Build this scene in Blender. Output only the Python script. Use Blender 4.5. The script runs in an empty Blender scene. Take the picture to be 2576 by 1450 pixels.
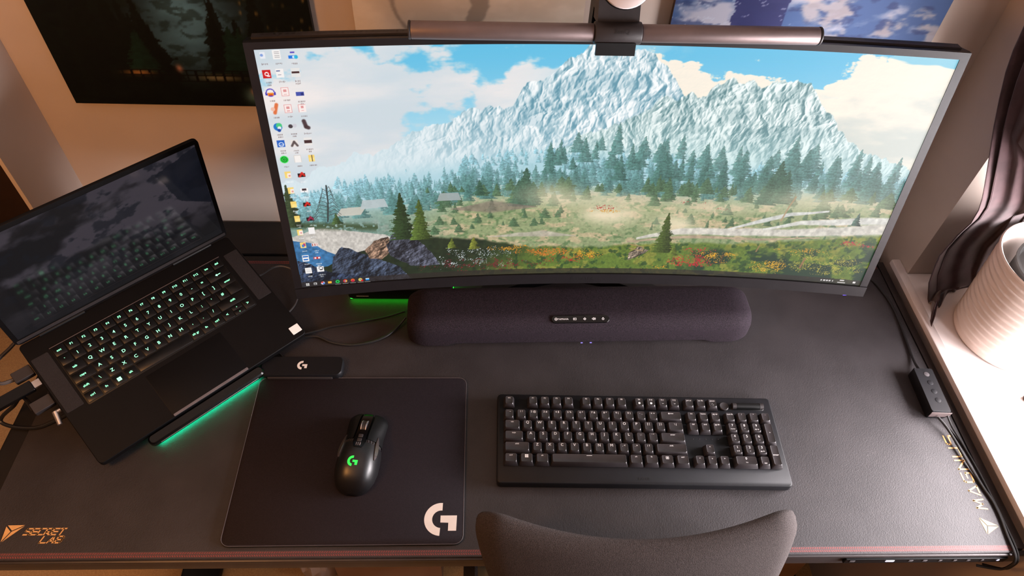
import bpy, math, random
import numpy as np
from mathutils import Matrix, Vector

random.seed(7)
SC = bpy.context.scene
COL = SC.collection
MM = 0.001
ZD = 0.745                      # height of the desk mat above the floor, metres
R_ = math.radians

def P(x, y, z=0.0):             # desk-centred millimetres -> metres
    return (x * MM, y * MM, z * MM + ZD)

def lin(c):
    return tuple(((v / 255) / 12.92 if v / 255 <= 0.04045 else ((v / 255 + 0.055) / 1.055) ** 2.4) for v in c)

# ------------------------------------------------------------------ camera
cam_d = bpy.data.cameras.new('camera')
cam = bpy.data.objects.new('camera', cam_d)
COL.objects.link(cam)
PITCH, ROLL, YAW = R_(49.2365), R_(3.2155), R_(-3.6683)
fw = Vector((0, math.cos(PITCH), -math.sin(PITCH)))
up = Vector((0, math.sin(PITCH), math.cos(PITCH)))
rt = Vector((1, 0, 0))
rt2 = math.cos(ROLL) * rt + math.sin(ROLL) * up
up2 = -math.sin(ROLL) * rt + math.cos(ROLL) * up
RZ = Matrix.Rotation(YAW, 3, 'Z')
rt2, up2, fw2 = RZ @ rt2, RZ @ up2, RZ @ fw
m = Matrix((rt2, up2, -fw2)).transposed().to_4x4()
m.translation = Vector(P(0, 0, 993.0))
cam.matrix_world = m
cam_d.sensor_width = 36
cam_d.lens = 36 * 1760.5 / 2576
cam_d.clip_start = 0.02
SC.camera = cam

# ------------------------------------------------------------------ world, lights, exposure
SC.view_settings.view_transform = 'Standard'
SC.view_settings.look = 'None'
SC.view_settings.gamma = 1
SC.view_settings.exposure = 0
SC.view_settings.use_curve_mapping = False
try:
    SC.cycles.use_denoising = True
except Exception:
    pass
world = bpy.data.worlds.new('daylight')
SC.world = world
world.use_nodes = True
bg = world.node_tree.nodes['Background']
bg.inputs[0].default_value = (0.75, 0.85, 1.0, 1)
bg.inputs[1].default_value = 1.0

def area(name, loc, target, sx, sy, power, color):
    d = bpy.data.lights.new(name, 'AREA')
    d.shape = 'RECTANGLE'; d.size = sx; d.size_y = sy
    d.energy = power; d.color = color
    o = bpy.data.objects.new(name, d)
    COL.objects.link(o)
    o.location = loc
    o.rotation_euler = (Vector(target) - Vector(loc)).to_track_quat('-Z', 'Y').to_euler()
    return o
# daylight arriving through the window on the right (just outside its panes)
area('window_daylight', P(1105, 290, 215), P(0, 290, 120), 0.92, 0.36, 82.0, (1.0, 0.93, 0.95))
# warm room lamp on the left, outside the alcove
d = bpy.data.lights.new('warm_room_lamp', 'POINT')
d.energy = 18.0; d.color = (1.0, 0.42, 0.11); d.shadow_soft_size = 0.10
o = bpy.data.objects.new('warm_room_lamp', d); COL.objects.link(o)
o.location = P(-700, 140, 780)

# ------------------------------------------------------------------ materials
MATS = {}
def mat(name, col, rough=0.5, metal=0.0, spec=0.5, var=None, bump=None, emit=None, coat=0.0, sheen=0.0):
    if name in MATS:
        return MATS[name]
    mt = bpy.data.materials.new(name); mt.use_nodes = True
    nt = mt.node_tree; b = nt.nodes['Principled BSDF']
    b.inputs['Base Color'].default_value = (*lin(col), 1)
    b.inputs['Roughness'].default_value = rough
    b.inputs['Metallic'].default_value = metal
    b.inputs['Specular IOR Level'].default_value = spec
    b.inputs['Coat Weight'].default_value = coat
    b.inputs['Sheen Weight'].default_value = sheen
    tc = nt.nodes.new('ShaderNodeTexCoord')
    if var:                                     # (scale, other colour, detail)
        n = nt.nodes.new('ShaderNodeTexNoise')
        n.inputs['Scale'].default_value = var[0]; n.inputs['Detail'].default_value = var[2] if len(var) > 2 else 3
        nt.links.new(tc.outputs['Object'], n.inputs['Vector'])
        r = nt.nodes.new('ShaderNodeValToRGB')
        r.color_ramp.elements[0].position = 0.35; r.color_ramp.elements[1].position = 0.65
        r.color_ramp.elements[0].color = (*lin(col), 1); r.color_ramp.elements[1].color = (*lin(var[1]), 1)
        nt.links.new(n.outputs['Fac'], r.inputs['Fac'])
        nt.links.new(r.outputs['Color'], b.inputs['Base Color'])
    if bump:                                    # (scale, strength, distance m, kind)
        if len(bump) > 3 and bump[3] == 'cell':
            n = nt.nodes.new('ShaderNodeTexVoronoi'); out = 'Distance'
        else:
            n = nt.nodes.new('ShaderNodeTexNoise'); n.inputs['Detail'].default_value = 3; out = 'Fac'
        n.inputs['Scale'].default_value = bump[0]
        nt.links.new(tc.outputs['Object'], n.inputs['Vector'])
        bp = nt.nodes.new('ShaderNodeBump')
        bp.inputs['Strength'].default_value = bump[1]; bp.inputs['Distance'].default_value = bump[2]
        nt.links.new(n.outputs[out], bp.inputs['Height'])
        nt.links.new(bp.outputs['Normal'], b.inputs['Normal'])
    if emit:
        b.inputs['Emission Color'].default_value = (*lin(emit[0]), 1)
        b.inputs['Emission Strength'].default_value = emit[1]
    MATS[name] = mt
    return mt

def paint_mat(name, emission=0.0, rough=0.5, spec=0.3, use_base=True):
    mt = bpy.data.materials.new(name); mt.use_nodes = True
    nt = mt.node_tree; b = nt.nodes['Principled BSDF']
    a = nt.nodes.new('ShaderNodeVertexColor'); a.layer_name = 'paint'
    b.inputs['Roughness'].default_value = rough
    b.inputs['Specular IOR Level'].default_value = spec
    if use_base:
        nt.links.new(a.outputs['Color'], b.inputs['Base Color'])
    else:
        b.inputs['Base Color'].default_value = (0.004, 0.004, 0.004, 1)
    if emission > 0:
        nt.links.new(a.outputs['Color'], b.inputs['Emission Color'])
        b.inputs['Emission Strength'].default_value = emission
    return mt

M = dict(
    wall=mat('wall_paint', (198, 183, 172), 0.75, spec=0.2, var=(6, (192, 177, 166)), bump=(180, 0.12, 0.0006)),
    ceiling=mat('ceiling_paint', (218, 212, 206), 0.85, var=(5, (213, 207, 201))),
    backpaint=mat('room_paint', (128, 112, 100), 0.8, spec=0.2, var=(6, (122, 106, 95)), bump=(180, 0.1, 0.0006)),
    carpet=mat('carpet', (216, 172, 118), 0.95, spec=0.1, var=(350, (196, 152, 102), 4), bump=(700, 0.6, 0.002)),
    darkwood=mat('dark_wood', (52, 26, 12), 0.5, var=(9, (38, 18, 8)), bump=(60, 0.1, 0.001)),
    sill=mat('sill_paint', (208, 198, 195), 0.4, var=(5, (203, 193, 190))),
    pvc=mat('window_plastic', (235, 235, 235), 0.35, var=(5, (230, 230, 230))),
    steel=mat('desk_steel', (24, 21, 21), 0.5, 0.0, spec=.3, var=(30, (20, 18, 18)), bump=(900, 0.1, 0.0003)),
    edge=mat('desk_edge_steel', (58, 53, 53), 0.4, 0.5, var=(30, (53, 48, 48))),
    leather=mat('mat_leather', (43, 39, 41), 0.62, spec=0.42, var=(14, (35, 31, 33), 4), bump=(560, 0.45, 0.0009)),
    stitch=mat('red_thread', (150, 62, 60), 0.7, var=(900, (122, 44, 44))),
    gold=mat('gold_foil', (206, 158, 100), 0.55, 0.0, spec=.3, var=(40, (194, 146, 90))),
    black=mat('black_plastic', (11, 11, 12), 0.45, spec=.25, var=(40, (9, 9, 10))),
    softblack=mat('black_soft_plastic', (18, 18, 22), 0.5, spec=.24, var=(40, (16, 16, 19)), bump=(1500, 0.08, 0.0002)),
    gloss=mat('black_gloss', (5, 5, 6), 0.2, spec=.3, var=(40, (6, 6, 7))),
    rubber=mat('black_rubber', (14, 14, 14), 0.65, spec=.2, var=(40, (11, 11, 11))),
    dkgrey=mat('dark_grey_plastic', (42, 38, 39), 0.5, spec=.35, var=(40, (38, 34, 35))),
    bezel=mat('bezel_plastic', (24, 22, 24), 0.36, spec=.4, var=(40, (21, 19, 21))),
    key=mat('keycap_plastic', (40, 36, 38), 0.36, spec=.5, var=(60, (36, 32, 34)), bump=(2500, 0.06, 0.0001)),
    legend=mat('legend_white', (215, 212, 212), 0.5, var=(60, (205, 202, 202))),
    engraved=mat('lettering_black', (8, 8, 9), 0.5, var=(60, (11, 11, 12))),
    lapblack=mat('laptop_black', (7, 6, 7), 0.55, 0.0, spec=.14, var=(40, (6, 5, 6)), bump=(2000, 0.05, 0.0002)),
    grille=mat('speaker_grille', (36, 33, 35), 0.7, spec=.2, var=(900, (27, 25, 27), 1), bump=(1400, 0.3, 0.0004, 'cell')),
    green=mat('green_backlight', (20, 90, 45), 0.5, emit=((140, 255, 185), 3.2), var=(60, (22, 95, 48))),
    teal=mat('teal_underglow', (10, 60, 40), 0.5, emit=((22, 255, 180), 56.0), var=(60, (10, 62, 41))),
    greenglow=mat('green_underglow', (10, 60, 20), 0.5, emit=((30, 255, 50), 9.0), var=(60, (10, 62, 21))),
    notch=mat('notch_grey', (92, 86, 90), .45, var=(60, (84, 78, 82))),
    white=mat('white_print', (232, 228, 226), 0.5, var=(60, (226, 222, 220))),
    fabric=mat('soundbar_fabric', (44, 35, 43), 0.85, spec=0.15, var=(900, (17, 13, 17), 2), bump=(900, 0.6, 0.0008)),
    padcloth=mat('pad_cloth', (30, 23, 28), 0.75, spec=0.2, var=(700, (23, 17, 21), 2), bump=(1800, 0.25, 0.0003)),
    metal=mat('brushed_metal', (118, 104, 103), 0.48, 0.7, var=(30, (111, 98, 97))),
    silver=mat('silver', (205, 200, 200), 0.25, 0.9, var=(30, (196, 191, 191))),
    blueled=mat('blue_led', (30, 20, 90), 0.5, emit=((90, 70, 255), 3.0), var=(60, (32, 22, 92))),
    violetled=mat('violet_led', (60, 50, 110), 0.5, emit=((150, 135, 235), 1.0), var=(60, (62, 52, 112))),
    whiteled=mat('white_led', (200, 200, 220), 0.5, emit=((225, 225, 255), .7), var=(60, (198, 198, 218))),
    greyled=mat('grey_button', (66, 62, 64), 0.5, var=(60, (60, 56, 58))),
    chair=mat('chair_fabric', (66, 59, 58), 0.9, spec=0.2, var=(900, (42, 37, 36), 3), bump=(900, 0.55, 0.0012)),
    curtain=mat('curtain_fabric', (72, 52, 54), 0.85, spec=0.2, var=(40, (56, 39, 41), 4), bump=(1300, 0.3, 0.0006), sheen=0.3),
    pot=mat('pot_ceramic', (226, 212, 204), 0.5, var=(12, (220, 205, 196)), bump=(300, 0.04, 0.0004)),
    potdark=mat('black_pot', (22, 21, 20), 0.6, var=(60, (30, 28, 26))),
    brown=mat('brown_wood', (70, 44, 30), 0.5, var=(60, (58, 35, 24))),
    cable=mat('cable_black', (22, 21, 22), 0.42, var=(60, (19, 18, 19))),
    cablegrey=mat('cable_grey', (70, 68, 70), 0.3, var=(60, (64, 62, 64))),
    carton=mat('cardboard', (150, 118, 92), 0.85, var=(20, (142, 110, 85))),
    wood=mat('pale_wood', (150, 116, 80), 0.6, var=(12, (134, 100, 66)), bump=(80, 0.1, 0.001)),
    bag=mat('white_bag', (190, 178, 172), 0.6, var=(15, (178, 165, 158))),
)
glass = bpy.data.materials.new('window_glass'); glass.use_nodes = True
_nt = glass.node_tree; _nt.nodes.clear()
_o = _nt.nodes.new('ShaderNodeOutputMaterial'); _mx = _nt.nodes.new('ShaderNodeMixShader')
_t = _nt.nodes.new('ShaderNodeBsdfTransparent'); _g = _nt.nodes.new('ShaderNodeBsdfGlossy'); _g.inputs['Roughness'].default_value = 0.02
_mx.inputs[0].default_value = 0.06
_nt.links.new(_t.outputs[0], _mx.inputs[1]); _nt.links.new(_g.outputs[0], _mx.inputs[2]); _nt.links.new(_mx.outputs[0], _o.inputs[0])

# ------------------------------------------------------------------ mesh helpers (all in millimetres)
def rrect(w, d, r, n=5):
    r = max(0.01, min(r, w / 2 - 0.01, d / 2 - 0.01))
    out = []
    for cx, cy, a0 in ((w / 2 - r, d / 2 - r, 0), (-w / 2 + r, d / 2 - r, 90), (-w / 2 + r, -d / 2 + r, 180), (w / 2 - r, -d / 2 + r, 270)):
        for i in range(n + 1):
            a = R_(a0 + 90 * i / n)
            out.append((cx + r * math.cos(a), cy + r * math.sin(a)))
    return out

class B:
    def __init__(s): s.v = []; s.f = []
    def rings(s, rings, cap=True, closed=True):
        n = len(rings[0]); base = len(s.v)
        for r in rings: s.v += [tuple(p) for p in r]
        for k in range(len(rings) - 1):
            for i in range(n if closed else n - 1):
                j = (i + 1) % n
                s.f.append((base + k * n + i, base + k * n + j, base + (k + 1) * n + j, base + (k + 1) * n + i))
        if cap:
            s.f.append(tuple(base + i for i in reversed(range(n))))
            s.f.append(tuple(base + (len(rings) - 1) * n + i for i in range(n)))
        return s
    def slab(s, w, d, r, levels, cx=0, cy=0, n=5, T=None):
        rr = []
        for ins, z in levels:
            o = rrect(w - 2 * ins, d - 2 * ins, max(0.3, r - ins), n)
            pts = [(x + cx, y + cy, z) for x, y in o]
            rr.append([T(*q) for q in pts] if T else pts)
        return s.rings(rr)
    def box(s, x0, x1, y0, y1, z0, z1):
        return s.rings([[(x0, y0, z), (x1, y0, z), (x1, y1, z), (x0, y1, z)] for z in (z0, z1)])
    def rbox(s, x0, x1, y0, y1, z0, z1, b=1.5, r=None, n=3):
        return s.slab(x1 - x0, y1 - y0, r if r is not None else b * 1.5, [(b, z0), (0, z0 + b), (0, z1 - b), (b * 0.3, z1 - b * 0.3), (b, z1)], (x0 + x1) / 2, (y0 + y1) / 2, n)
    def tube(s, pts, r, n=8):
        pts = [Vector(p) for p in pts]
        rr = []; prev = None
        for i, p in enumerate(pts):
            t = (pts[min(i + 1, len(pts) - 1)] - pts[max(i - 1, 0)]).normalized()
            if prev is None:
                a = Vector((0, 0, 1)) if abs(t.z) < 0.9 else Vector((1, 0, 0))
                u = t.cross(a).normalized()
            else:
                u = (prev - t * prev.dot(t)).normalized()
            prev = u; w = t.cross(u)
            rad = r[i] if isinstance(r, (list, tuple)) else r
            rr.append([p + (u * math.cos(2 * math.pi * k / n) + w * math.sin(2 * math.pi * k / n)) * rad for k in range(n)])
        return s.rings(rr)
    def lathe(s, prof, n=48, cx=0, cy=0, cap=True):
        return s.rings([[(cx + r * math.cos(2 * math.pi * k / n), cy + r * math.sin(2 * math.pi * k / n), z) for k in range(n)] for r, z in prof], cap)
    def prism(s, poly, z0, z1, T=None):
        rr = [[(x, y, z) for x, y in poly] for z in (z0, z1)]
        if T: rr = [[T(*q) for q in r] for r in rr]
        return s.rings(rr)
    def mesh(s, me, scale, off, T=None):
        base = len(s.v)
        for v in me.vertices:
            q = (v.co.x * scale + off[0], v.co.y * scale + off[1], v.co.z * scale + off[2])
            s.v.append(tuple(T(*q)) if T else q)
        for p in me.polygons: s.f.append(tuple(base + i for i in p.vertices))
        return s
    def build(s, name, material, parent=None, origin=(0, 0, 0), smooth=True, angle=38):
        me = bpy.data.meshes.new(name)
        v = (np.array([tuple(q) for q in s.v], dtype=float) - np.array(origin, dtype=float)) * MM
        me.from_pydata(v.tolist(), [], s.f)
        me.update()
        if smooth:
            me.polygons.foreach_set('use_smooth', [True] * len(me.polygons))
            me.set_sharp_from_angle(angle=R_(angle))
        me.materials.append(material)
        o = bpy.data.objects.new(name, me)
        COL.objects.link(o)
        if parent: o.parent = parent
        return o

def spline(pts, sub=8):
    pts = [Vector(p) for p in pts]; out = []
    for i in range(len(pts) - 1):
        p0, p1, p2, p3 = pts[max(i - 1, 0)], pts[i], pts[i + 1], pts[min(i + 2, len(pts) - 1)]
        for k in range(sub):
            t = k / sub
            out.append(0.5 * ((2 * p1) + (p2 - p0) * t + (2 * p0 - 5 * p1 + 4 * p2 - p3) * t * t + (3 * p1 - p0 - 3 * p2 + p3) * t ** 3))
    out.append(pts[-1])
    return out

def tag(o, label=None, cat=None, group=None, kind=None):
    if label: o['label'] = label
    if cat: o['category'] = cat
    if group: o['group'] = group
    if kind: o['kind'] = kind
    return o
def thing(name, label, cat, loc, rot=(0, 0, 0), group=None):
    o = bpy.data.objects.new(name, None); COL.objects.link(o)
    o.empty_display_size = 0.03
    o.location = P(*loc); o.rotation_euler = rot
    return tag(o, label, cat, group)
def single(b, name, material, label, cat, loc, group=None, **k):   # a thing that is one mesh
    o = b.build(name, material, None, loc, **k); o.location = P(*loc)
    return tag(o, label, cat, group)
def struct(b, name, material, parent=None, **k):
    o = b.build(name, material, parent, **k)
    if parent is None:
        o.location = P(0, 0, 0); tag(o, kind='structure')
    return o

# lettering: every string is turned into a mesh once
TEXTS = {}
def prep_texts(strings):
    objs = []
    for s_ in strings:
        c = bpy.data.curves.new('t', 'FONT'); c.body = s_; c.size = 1.0
        c.align_x = 'CENTER'; c.align_y = 'CENTER'; c.resolution_u = 3
        o = bpy.data.objects.new('t', c); COL.objects.link(o); objs.append((s_, o))
    bpy.context.view_layer.update()
    dg = bpy.context.evaluated_depsgraph_get()
    for s_, o in objs:
        TEXTS[s_] = bpy.data.meshes.new_from_object(o.evaluated_get(dg))
    for s_, o in objs:
        c = o.data; bpy.data.objects.remove(o); bpy.data.curves.remove(c)

def G_mark(s):          # the round letter mark printed on the pad, the receiver and the mouse
    arc = []
    for i in range(25):
        a = R_(86 + (266 - 86) * i / 24); arc.append((math.cos(a) * s, math.sin(a) * s))
    inn = []
    for i in range(25):
        a = R_(266 - (266 - 84) * i / 24); inn.append((math.cos(a) * 0.53 * s, math.sin(a) * 0.53 * s))
    hook = [(-0.04, 0.22), (0.93, 0.22), (0.90, -0.70), (0.42, -0.70), (0.43, -0.22), (-0.04, -0.20)]
    return arc, inn, [(x * s, y * s) for x, y in hook]
def add_G(b, s, T, h=0.3):
    arc, inn, hook = G_mark(s)
    n = len(arc); inn_r = list(reversed(inn))
    for k in range(n - 1):
        q = [arc[k], arc[k + 1], inn_r[k + 1], inn_r[k]]
        base = len(b.v); b.v += [tuple(T(x, y, h)) for x, y in q]; b.f.append((base, base + 1, base + 2, base + 3))
    base = len(b.v); b.v += [tuple(T(x, y, h)) for x, y in hook]
    b.f.append((base, base + 5, base + 4)); b.f.append((base, base + 4, base + 1)); b.f.append((base + 1, base + 4, base + 3)); b.f.append((base + 1, base + 3, base + 2))

def add_strokes(b, polylines, w, T, h):
    for pl in polylines:
        for (x0, y0), (x1, y1) in zip(pl[:-1], pl[1:]):
            L = math.hypot(x1 - x0, y1 - y0); ux, uy = (x1 - x0) / L, (y1 - y0) / L
            e = w * 0.35
            x0e, y0e, x1e, y1e = x0 - ux * e, y0 - uy * e, x1 + ux * e, y1 + uy * e
            nx, ny = -uy * w / 2, ux * w / 2
            q = [(x0e + nx, y0e + ny), (x0e - nx, y0e - ny), (x1e - nx, y1e - ny), (x1e + nx, y1e + ny)]
            base = len(b.v); b.v += [tuple(T(x, y, h)) for x, y in q]; b.f.append((base, base + 1, base + 2, base + 3))

# ------------------------------------------------------------------ numpy painting
RNG = np.random.default_rng(11)
def sm(a, b_, x):
    t = np.clip((x - a) / (b_ - a), 0, 1); return t * t * (3 - 2 * t)
def vnoise(x, y, seed):
    r = np.random.default_rng(seed).random((64, 64))
    xi = np.floor(x).astype(int); yi = np.floor(y).astype(int)
    fx = x - xi; fy = y - yi
    fx = fx * fx * (3 - 2 * fx); fy = fy * fy * (3 - 2 * fy)
    g = lambda i, j: r[j % 64, i % 64]
    return (g(xi, yi) * (1 - fx) + g(xi + 1, yi) * fx) * (1 - fy) + (g(xi, yi + 1) * (1 - fx) + g(xi + 1, yi + 1) * fx) * fy
def fbm(x, y, seed, o=5):
    t = 0; a = 0.5
    for k in range(o):
        t = t + a * vnoise(x * 2 ** k, y * 2 ** k, seed + k); a *= 0.5
    return t
def mixc(img, col, m_):
    m_ = np.asarray(m_)[..., None]
    return img * (1 - m_) + np.asarray(col, float) * m_
def painted(name, img, pos, material, parent):
    H, W = img.shape[:2]
    u, v = np.meshgrid(np.linspace(0, 1, W), np.linspace(0, 1, H))
    xyz = np.stack(pos(u, v), -1).reshape(-1, 3) * MM
    me = bpy.data.meshes.new(name)
    idx = np.arange(W * H).reshape(H, W)
    q = np.stack([idx[1:, :-1], idx[1:, 1:], idx[:-1, 1:], idx[:-1, :-1]], -1).reshape(-1, 4)
    nq = len(q)
    me.vertices.add(W * H); me.vertices.foreach_set('co', xyz.ravel())
    me.loops.add(nq * 4); me.loops.foreach_set('vertex_index', q.ravel().astype(np.int32))
    me.polygons.add(nq); me.polygons.foreach_set('loop_start', (np.arange(nq) * 4).astype(np.int32))
    me.update(calc_edges=True)
    at = me.color_attributes.new('paint', 'BYTE_COLOR', 'POINT')
    c = np.ones((W * H, 4)); c[:, :3] = np.clip(img.reshape(-1, 3) / 255, 0, 1)
    at.data.foreach_set('color_srgb', c.ravel())
    me.polygons.foreach_set('use_smooth', np.ones(nq, bool))
    me.materials.append(material)
    o = bpy.data.objects.new(name, me); COL.objects.link(o)
    if parent: o.parent = parent
    return o

def conifer(img, u, vb, hgt, wid, col, alpha, seed, lit=0.25):
    H, W = img.shape[:2]; r = np.random.default_rng(seed)
    x0, x1 = int((u - wid) * W) - 1, int((u + wid) * W) + 2
    y0, y1 = int((vb - hgt) * H), int(vb * H) + 1
    x0, x1, y0, y1 = max(x0, 0), min(x1, W), max(y0, 0), min(y1, H)
    if x1 <= x0 or y1 <= y0: return
    X, Y = np.meshgrid((np.arange(x0, x1) + 0.5) / W, (np.arange(y0, y1) + 0.5) / H)
    t = (Y - (vb - hgt)) / hgt
    n = max(4, int(hgt * H / 7))
    t = np.clip(t, 0, 1)
    rag = vnoise(X * W / 2.6, Y * H / 2.6, seed % 97); rg2 = vnoise(Y * H / 5.0, X * 0 + seed * .37 + np.sign(X - u), seed % 89)
    saw = (t * n + 0.8 * rg2 + 0.25 * np.sign(X - u)) % 1.0
    hw = wid * (0.05 + 0.95 * t ** 0.9) * (0.62 + 0.30 * saw) * (0.45 + 0.55 * rag + 0.55 * rg2)
    dx = X - u
    m_ = (np.abs(dx) < hw) * alpha
    shade = 1 + lit * (-dx / wid) + 0.35 * (rag - 0.5) - 0.2 * (saw - 0.5)
    c = np.asarray(col, float)[None, None] * shade[..., None]
    img[y0:y1, x0:x1] = img[y0:y1, x0:x1] * (1 - m_[..., None]) + c * m_[..., None]
def poly_mask(U, V, pts):
    ins = np.zeros(U.shape, bool); n = len(pts)
    for i in range(n):
        (xa, ya), (xb, yb) = pts[i], pts[(i + 1) % n]
        if ya == yb: continue
        c = ((ya > V) != (yb > V)) & (U < (xb - xa) * (V - ya) / (yb - ya) + xa)
        ins ^= c
    return ins
def draw_stick(img, pts, w, col):              # a short stroke, painted in place
    H, W = img.shape[:2]; A = W / H
    for (xa, ya), (xb, yb) in zip(pts[:-1], pts[1:]):
        x0, x1 = max(0, int((min(xa, xb) - w) * W) - 2), min(W, int((max(xa, xb) + w) * W) + 3)
        y0, y1 = max(0, int((min(ya, yb) - 2 * w) * H) - 2), min(H, int((max(ya, yb) + 2 * w) * H) + 3)
        if x1 <= x0 or y1 <= y0: continue
        U, V = np.meshgrid((np.arange(x0, x1) + .5) / W, (np.arange(y0, y1) + .5) / H)
        L2 = (xb - xa) ** 2 * A * A + (yb - ya) ** 2 + 1e-12
        t = np.clip(((U - xa) * (xb - xa) * A * A + (V - ya) * (yb - ya)) / L2, 0, 1)
        dd = np.hypot((U - xa - t * (xb - xa)) * A, V - ya - t * (yb - ya))
        img[y0:y1, x0:x1] = mixc(img[y0:y1, x0:x1], col, sm(w * 1.4, w * 0.6, dd) * 0.95)
def speck(img, U, V, cu, cv, ru, rv, col, dens, seed, size=1.6):
    H, W = img.shape[:2]
    g = np.clip(1 - ((U - cu) / ru) ** 2 - ((V - cv) / rv) ** 2, 0, 1)
    n = vnoise(U * W / size, V * H / size, seed)
    cl = vnoise(U * W / 16, V * H / 9, seed + 5)
    return mixc(img, col, ((n * 0.62 + 0.18 * g + 0.34 * (cl - .35)) > 0.94 - dens * .62) * (g > 0) * (0.7 + .3 * n))

def landscape(W, H):
    U, V = np.meshgrid((np.arange(W) + 0.5) / W, (np.arange(H) + 0.5) / H)
    A = W / H
    # sky
    img = np.zeros((H, W, 3)) + np.array([96, 190, 228.])
    img = mixc(img, (186, 222, 236), sm(-0.02, 0.42, V) * 0.9)
    n = fbm(U * 9 * 1.0 + 3, V * 7, 3, 6); n2 = fbm(U * 24, V * 16, 40, 5)
    def bil(fx, fy, sd):
        t = 0; a_ = .5
        for k in range(6):
            t = t + a_ * np.abs(2 * vnoise(U * fx * 2 ** k + 3.1 * k, V * fy * 2 ** k + 1.7 * k, sd + k) - 1); a_ *= .55
        return t
    bl = bil(11, 9, 900); bl2 = bil(15, 11, 930)
    def billow(mask, light, dark, b_, thr):
        nonlocal img
        gx = np.gradient(b_, axis=1) * W / 60; gy = np.gradient(b_, axis=0) * H / 60
        L = np.clip(.90 + .05 * gx + .12 * gy, 0, 1) * (1 - .75 * sm(.30, .72, thr))
        c = np.asarray(dark, float) * (1 - L[..., None]) + np.asarray(light, float) * L[..., None]
        img = img * (1 - mask[..., None]) + c * mask[..., None]
    edge = 0.30 + 0.20 * sm(.30, .02, V) * sm(.10, .30, U) - .10 * sm(.15, .45, V)
    cl = sm(0.02, 0.12, n + .30 * bl - edge - .10) * sm(.60, .30, U + .35 * (V - .2))
    billow(cl * .96, (250, 236, 231), (196, 212, 222), bl, fbm(U * 5 + 9, V * 6 + 4, 21, 5))
    top = np.interp(U[0], [0.56, 0.6, 0.64, 0.7, 0.74, 0.78, 0.82, 0.86, 0.89, 1.0], [0.03, 0.07, 0.09, 0.07, 0.09, 0.12, 0.13, 0.08, 0.0, -0.1])[None] - 0.16 * (bl2 - 0.30)
    cr = sm(0.0, 0.014, V - top) * sm(0.55, 0.57, U)
    billow(cr, (253, 241, 224), (194, 204, 200), bl2, sm(.0, .30, V - top) * fbm(U * 8 + 2, V * 9 + 7, 60, 5) * 1.35)
    img = mixc(img, (110, 196, 226), cr * sm(0.56, 0.64, fbm(U * 10 + 5, V * 12, 77, 4)) * sm(0.80, 0.9, U) * sm(0.25, 0.05, V) * 0.8)
    # mountains with relief shading
    def mount(pts, jag, seed, scale, shad, snow, lo, fade_l):
        nonlocal img
        xs, ys = zip(*pts)
        line = np.interp(U[0], xs, ys) + jag * (2.0 * (fbm(U[0] * 34, U[0] * 0 + 3.3, seed, 5) - 0.48) + .8 * np.abs(fbm(U[0] * 90, U[0] * 0 + 7.3, seed + 50, 4) - .5))
        wx = 1.6 * (fbm(U * 9, V * 7, seed + 20, 4) - .5); wy = .9 * (fbm(U * 12 + 5, V * 9, seed + 24, 4) - .5)
        rdg = lambda fx, fy, sd, tilt: 1 - np.abs(2 * fbm(U * fx + wx + V * tilt, V * fy + wy, sd, 3) - .9)
        h = .9 * rdg(scale * .55, scale * .20, seed + 3, 3) + .55 * rdg(scale * 1.5, scale * .42, seed + 6, -5) + .30 * rdg(scale * 3.4, scale * .9, seed + 9, 8)
        gx = np.gradient(h, axis=1) * W / 40; gy = np.gradient(h, axis=0) * H / 40
        L = np.clip(0.66 - gx * .46 - gy * .30, 0, 1)
        rockm = sm(.46, .60, fbm(U * scale * .8, V * scale * .5, seed + 12, 4))
        L = np.clip(L - .24 * rockm * sm(.02, .10, V - line[None]), 0, 1)
        c = np.asarray(shad, float) * (1 - L[..., None]) + np.asarray(snow, float) * L[..., None]
        mk = sm(0, 0.006, V - line[None])
        c = mixc(c, lo, sm(0.24, 0.50, V + 0.10 * (n2 - 0.5)) * 0.70)
        c = mixc(c, (216, 230, 236), sm(fade_l[0], fade_l[1], U) * 0.9)
        img = img * (1 - mk[..., None]) + c * mk[..., None]
    m1 = [(0, .50), (.052, .459), (.091, .416), (.153, .367), (.215, .31), (.264, .274), (.294, .237), (.33, .219), (.36, .194), (.389, .135), (.423, .084), (.451, .041), (.479, .01), (.504, -.005), (.536, -.001), (.56, .007), (.57, .037), (.588, .079), (.607, .129), (.619, .173), (.65, .255), (.68, .317), (1, .6)]
    m2 = [(0, .8), (.40, .45), (.493, .327), (.552, .261), (.596, .197), (.631, .167), (.654, .155), (.68, .116), (.703, .106), (.752, .116), (.804, .11), (.818, .153), (.839, .203), (.863, .246), (.895, .305), (.928, .365), (.965, .408), (1, .426)]
    mount(m1, 0.045, 101, 30, (96, 150, 170), (248, 251, 252), (214, 232, 238), (0.42, 0.06))
    mount(m2, 0.05, 151, 32, (86, 132, 138), (240, 249, 247), (196, 226, 226), (0.1, 0.0))
    # misty slopes and meadow
    fl = np.interp(U[0], [0, .03, .094, .181, .306, .368, .462, .558, .655, .751, .878, 1], [.52, .52, .47, .44, .40, .375, .37, .385, .41, .425, .43, .45])[None]
    img = mixc(img, (168, 208, 220), sm(0.0, 0.10, V - fl) * 0.8)
    md = np.interp(U[0], [0, .035, .111, .24, .306, .437, .57, .703, .834, 1], [.66, .65, .63, .61, .56, .555, .56, .57, .56, .53])[None] + 0.02 * (n2 - .5)
    g1 = fbm(U * 40, V * 40, 200, 5); g2 = fbm(U * 150, V * 90, 220, 3)
    ground = np.zeros((H, W, 3)) + np.array([150, 162, 118.])
    ground = mixc(ground, (196, 180, 142), sm(0.48, 0.62, g1))
    ground = mixc(ground, (96, 128, 82), sm(0.50, 0.66, g2) * 0.75)
    ground = mixc(ground, (112, 152, 158), sm(0.30, 0.10, U) * 0.7)
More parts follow.
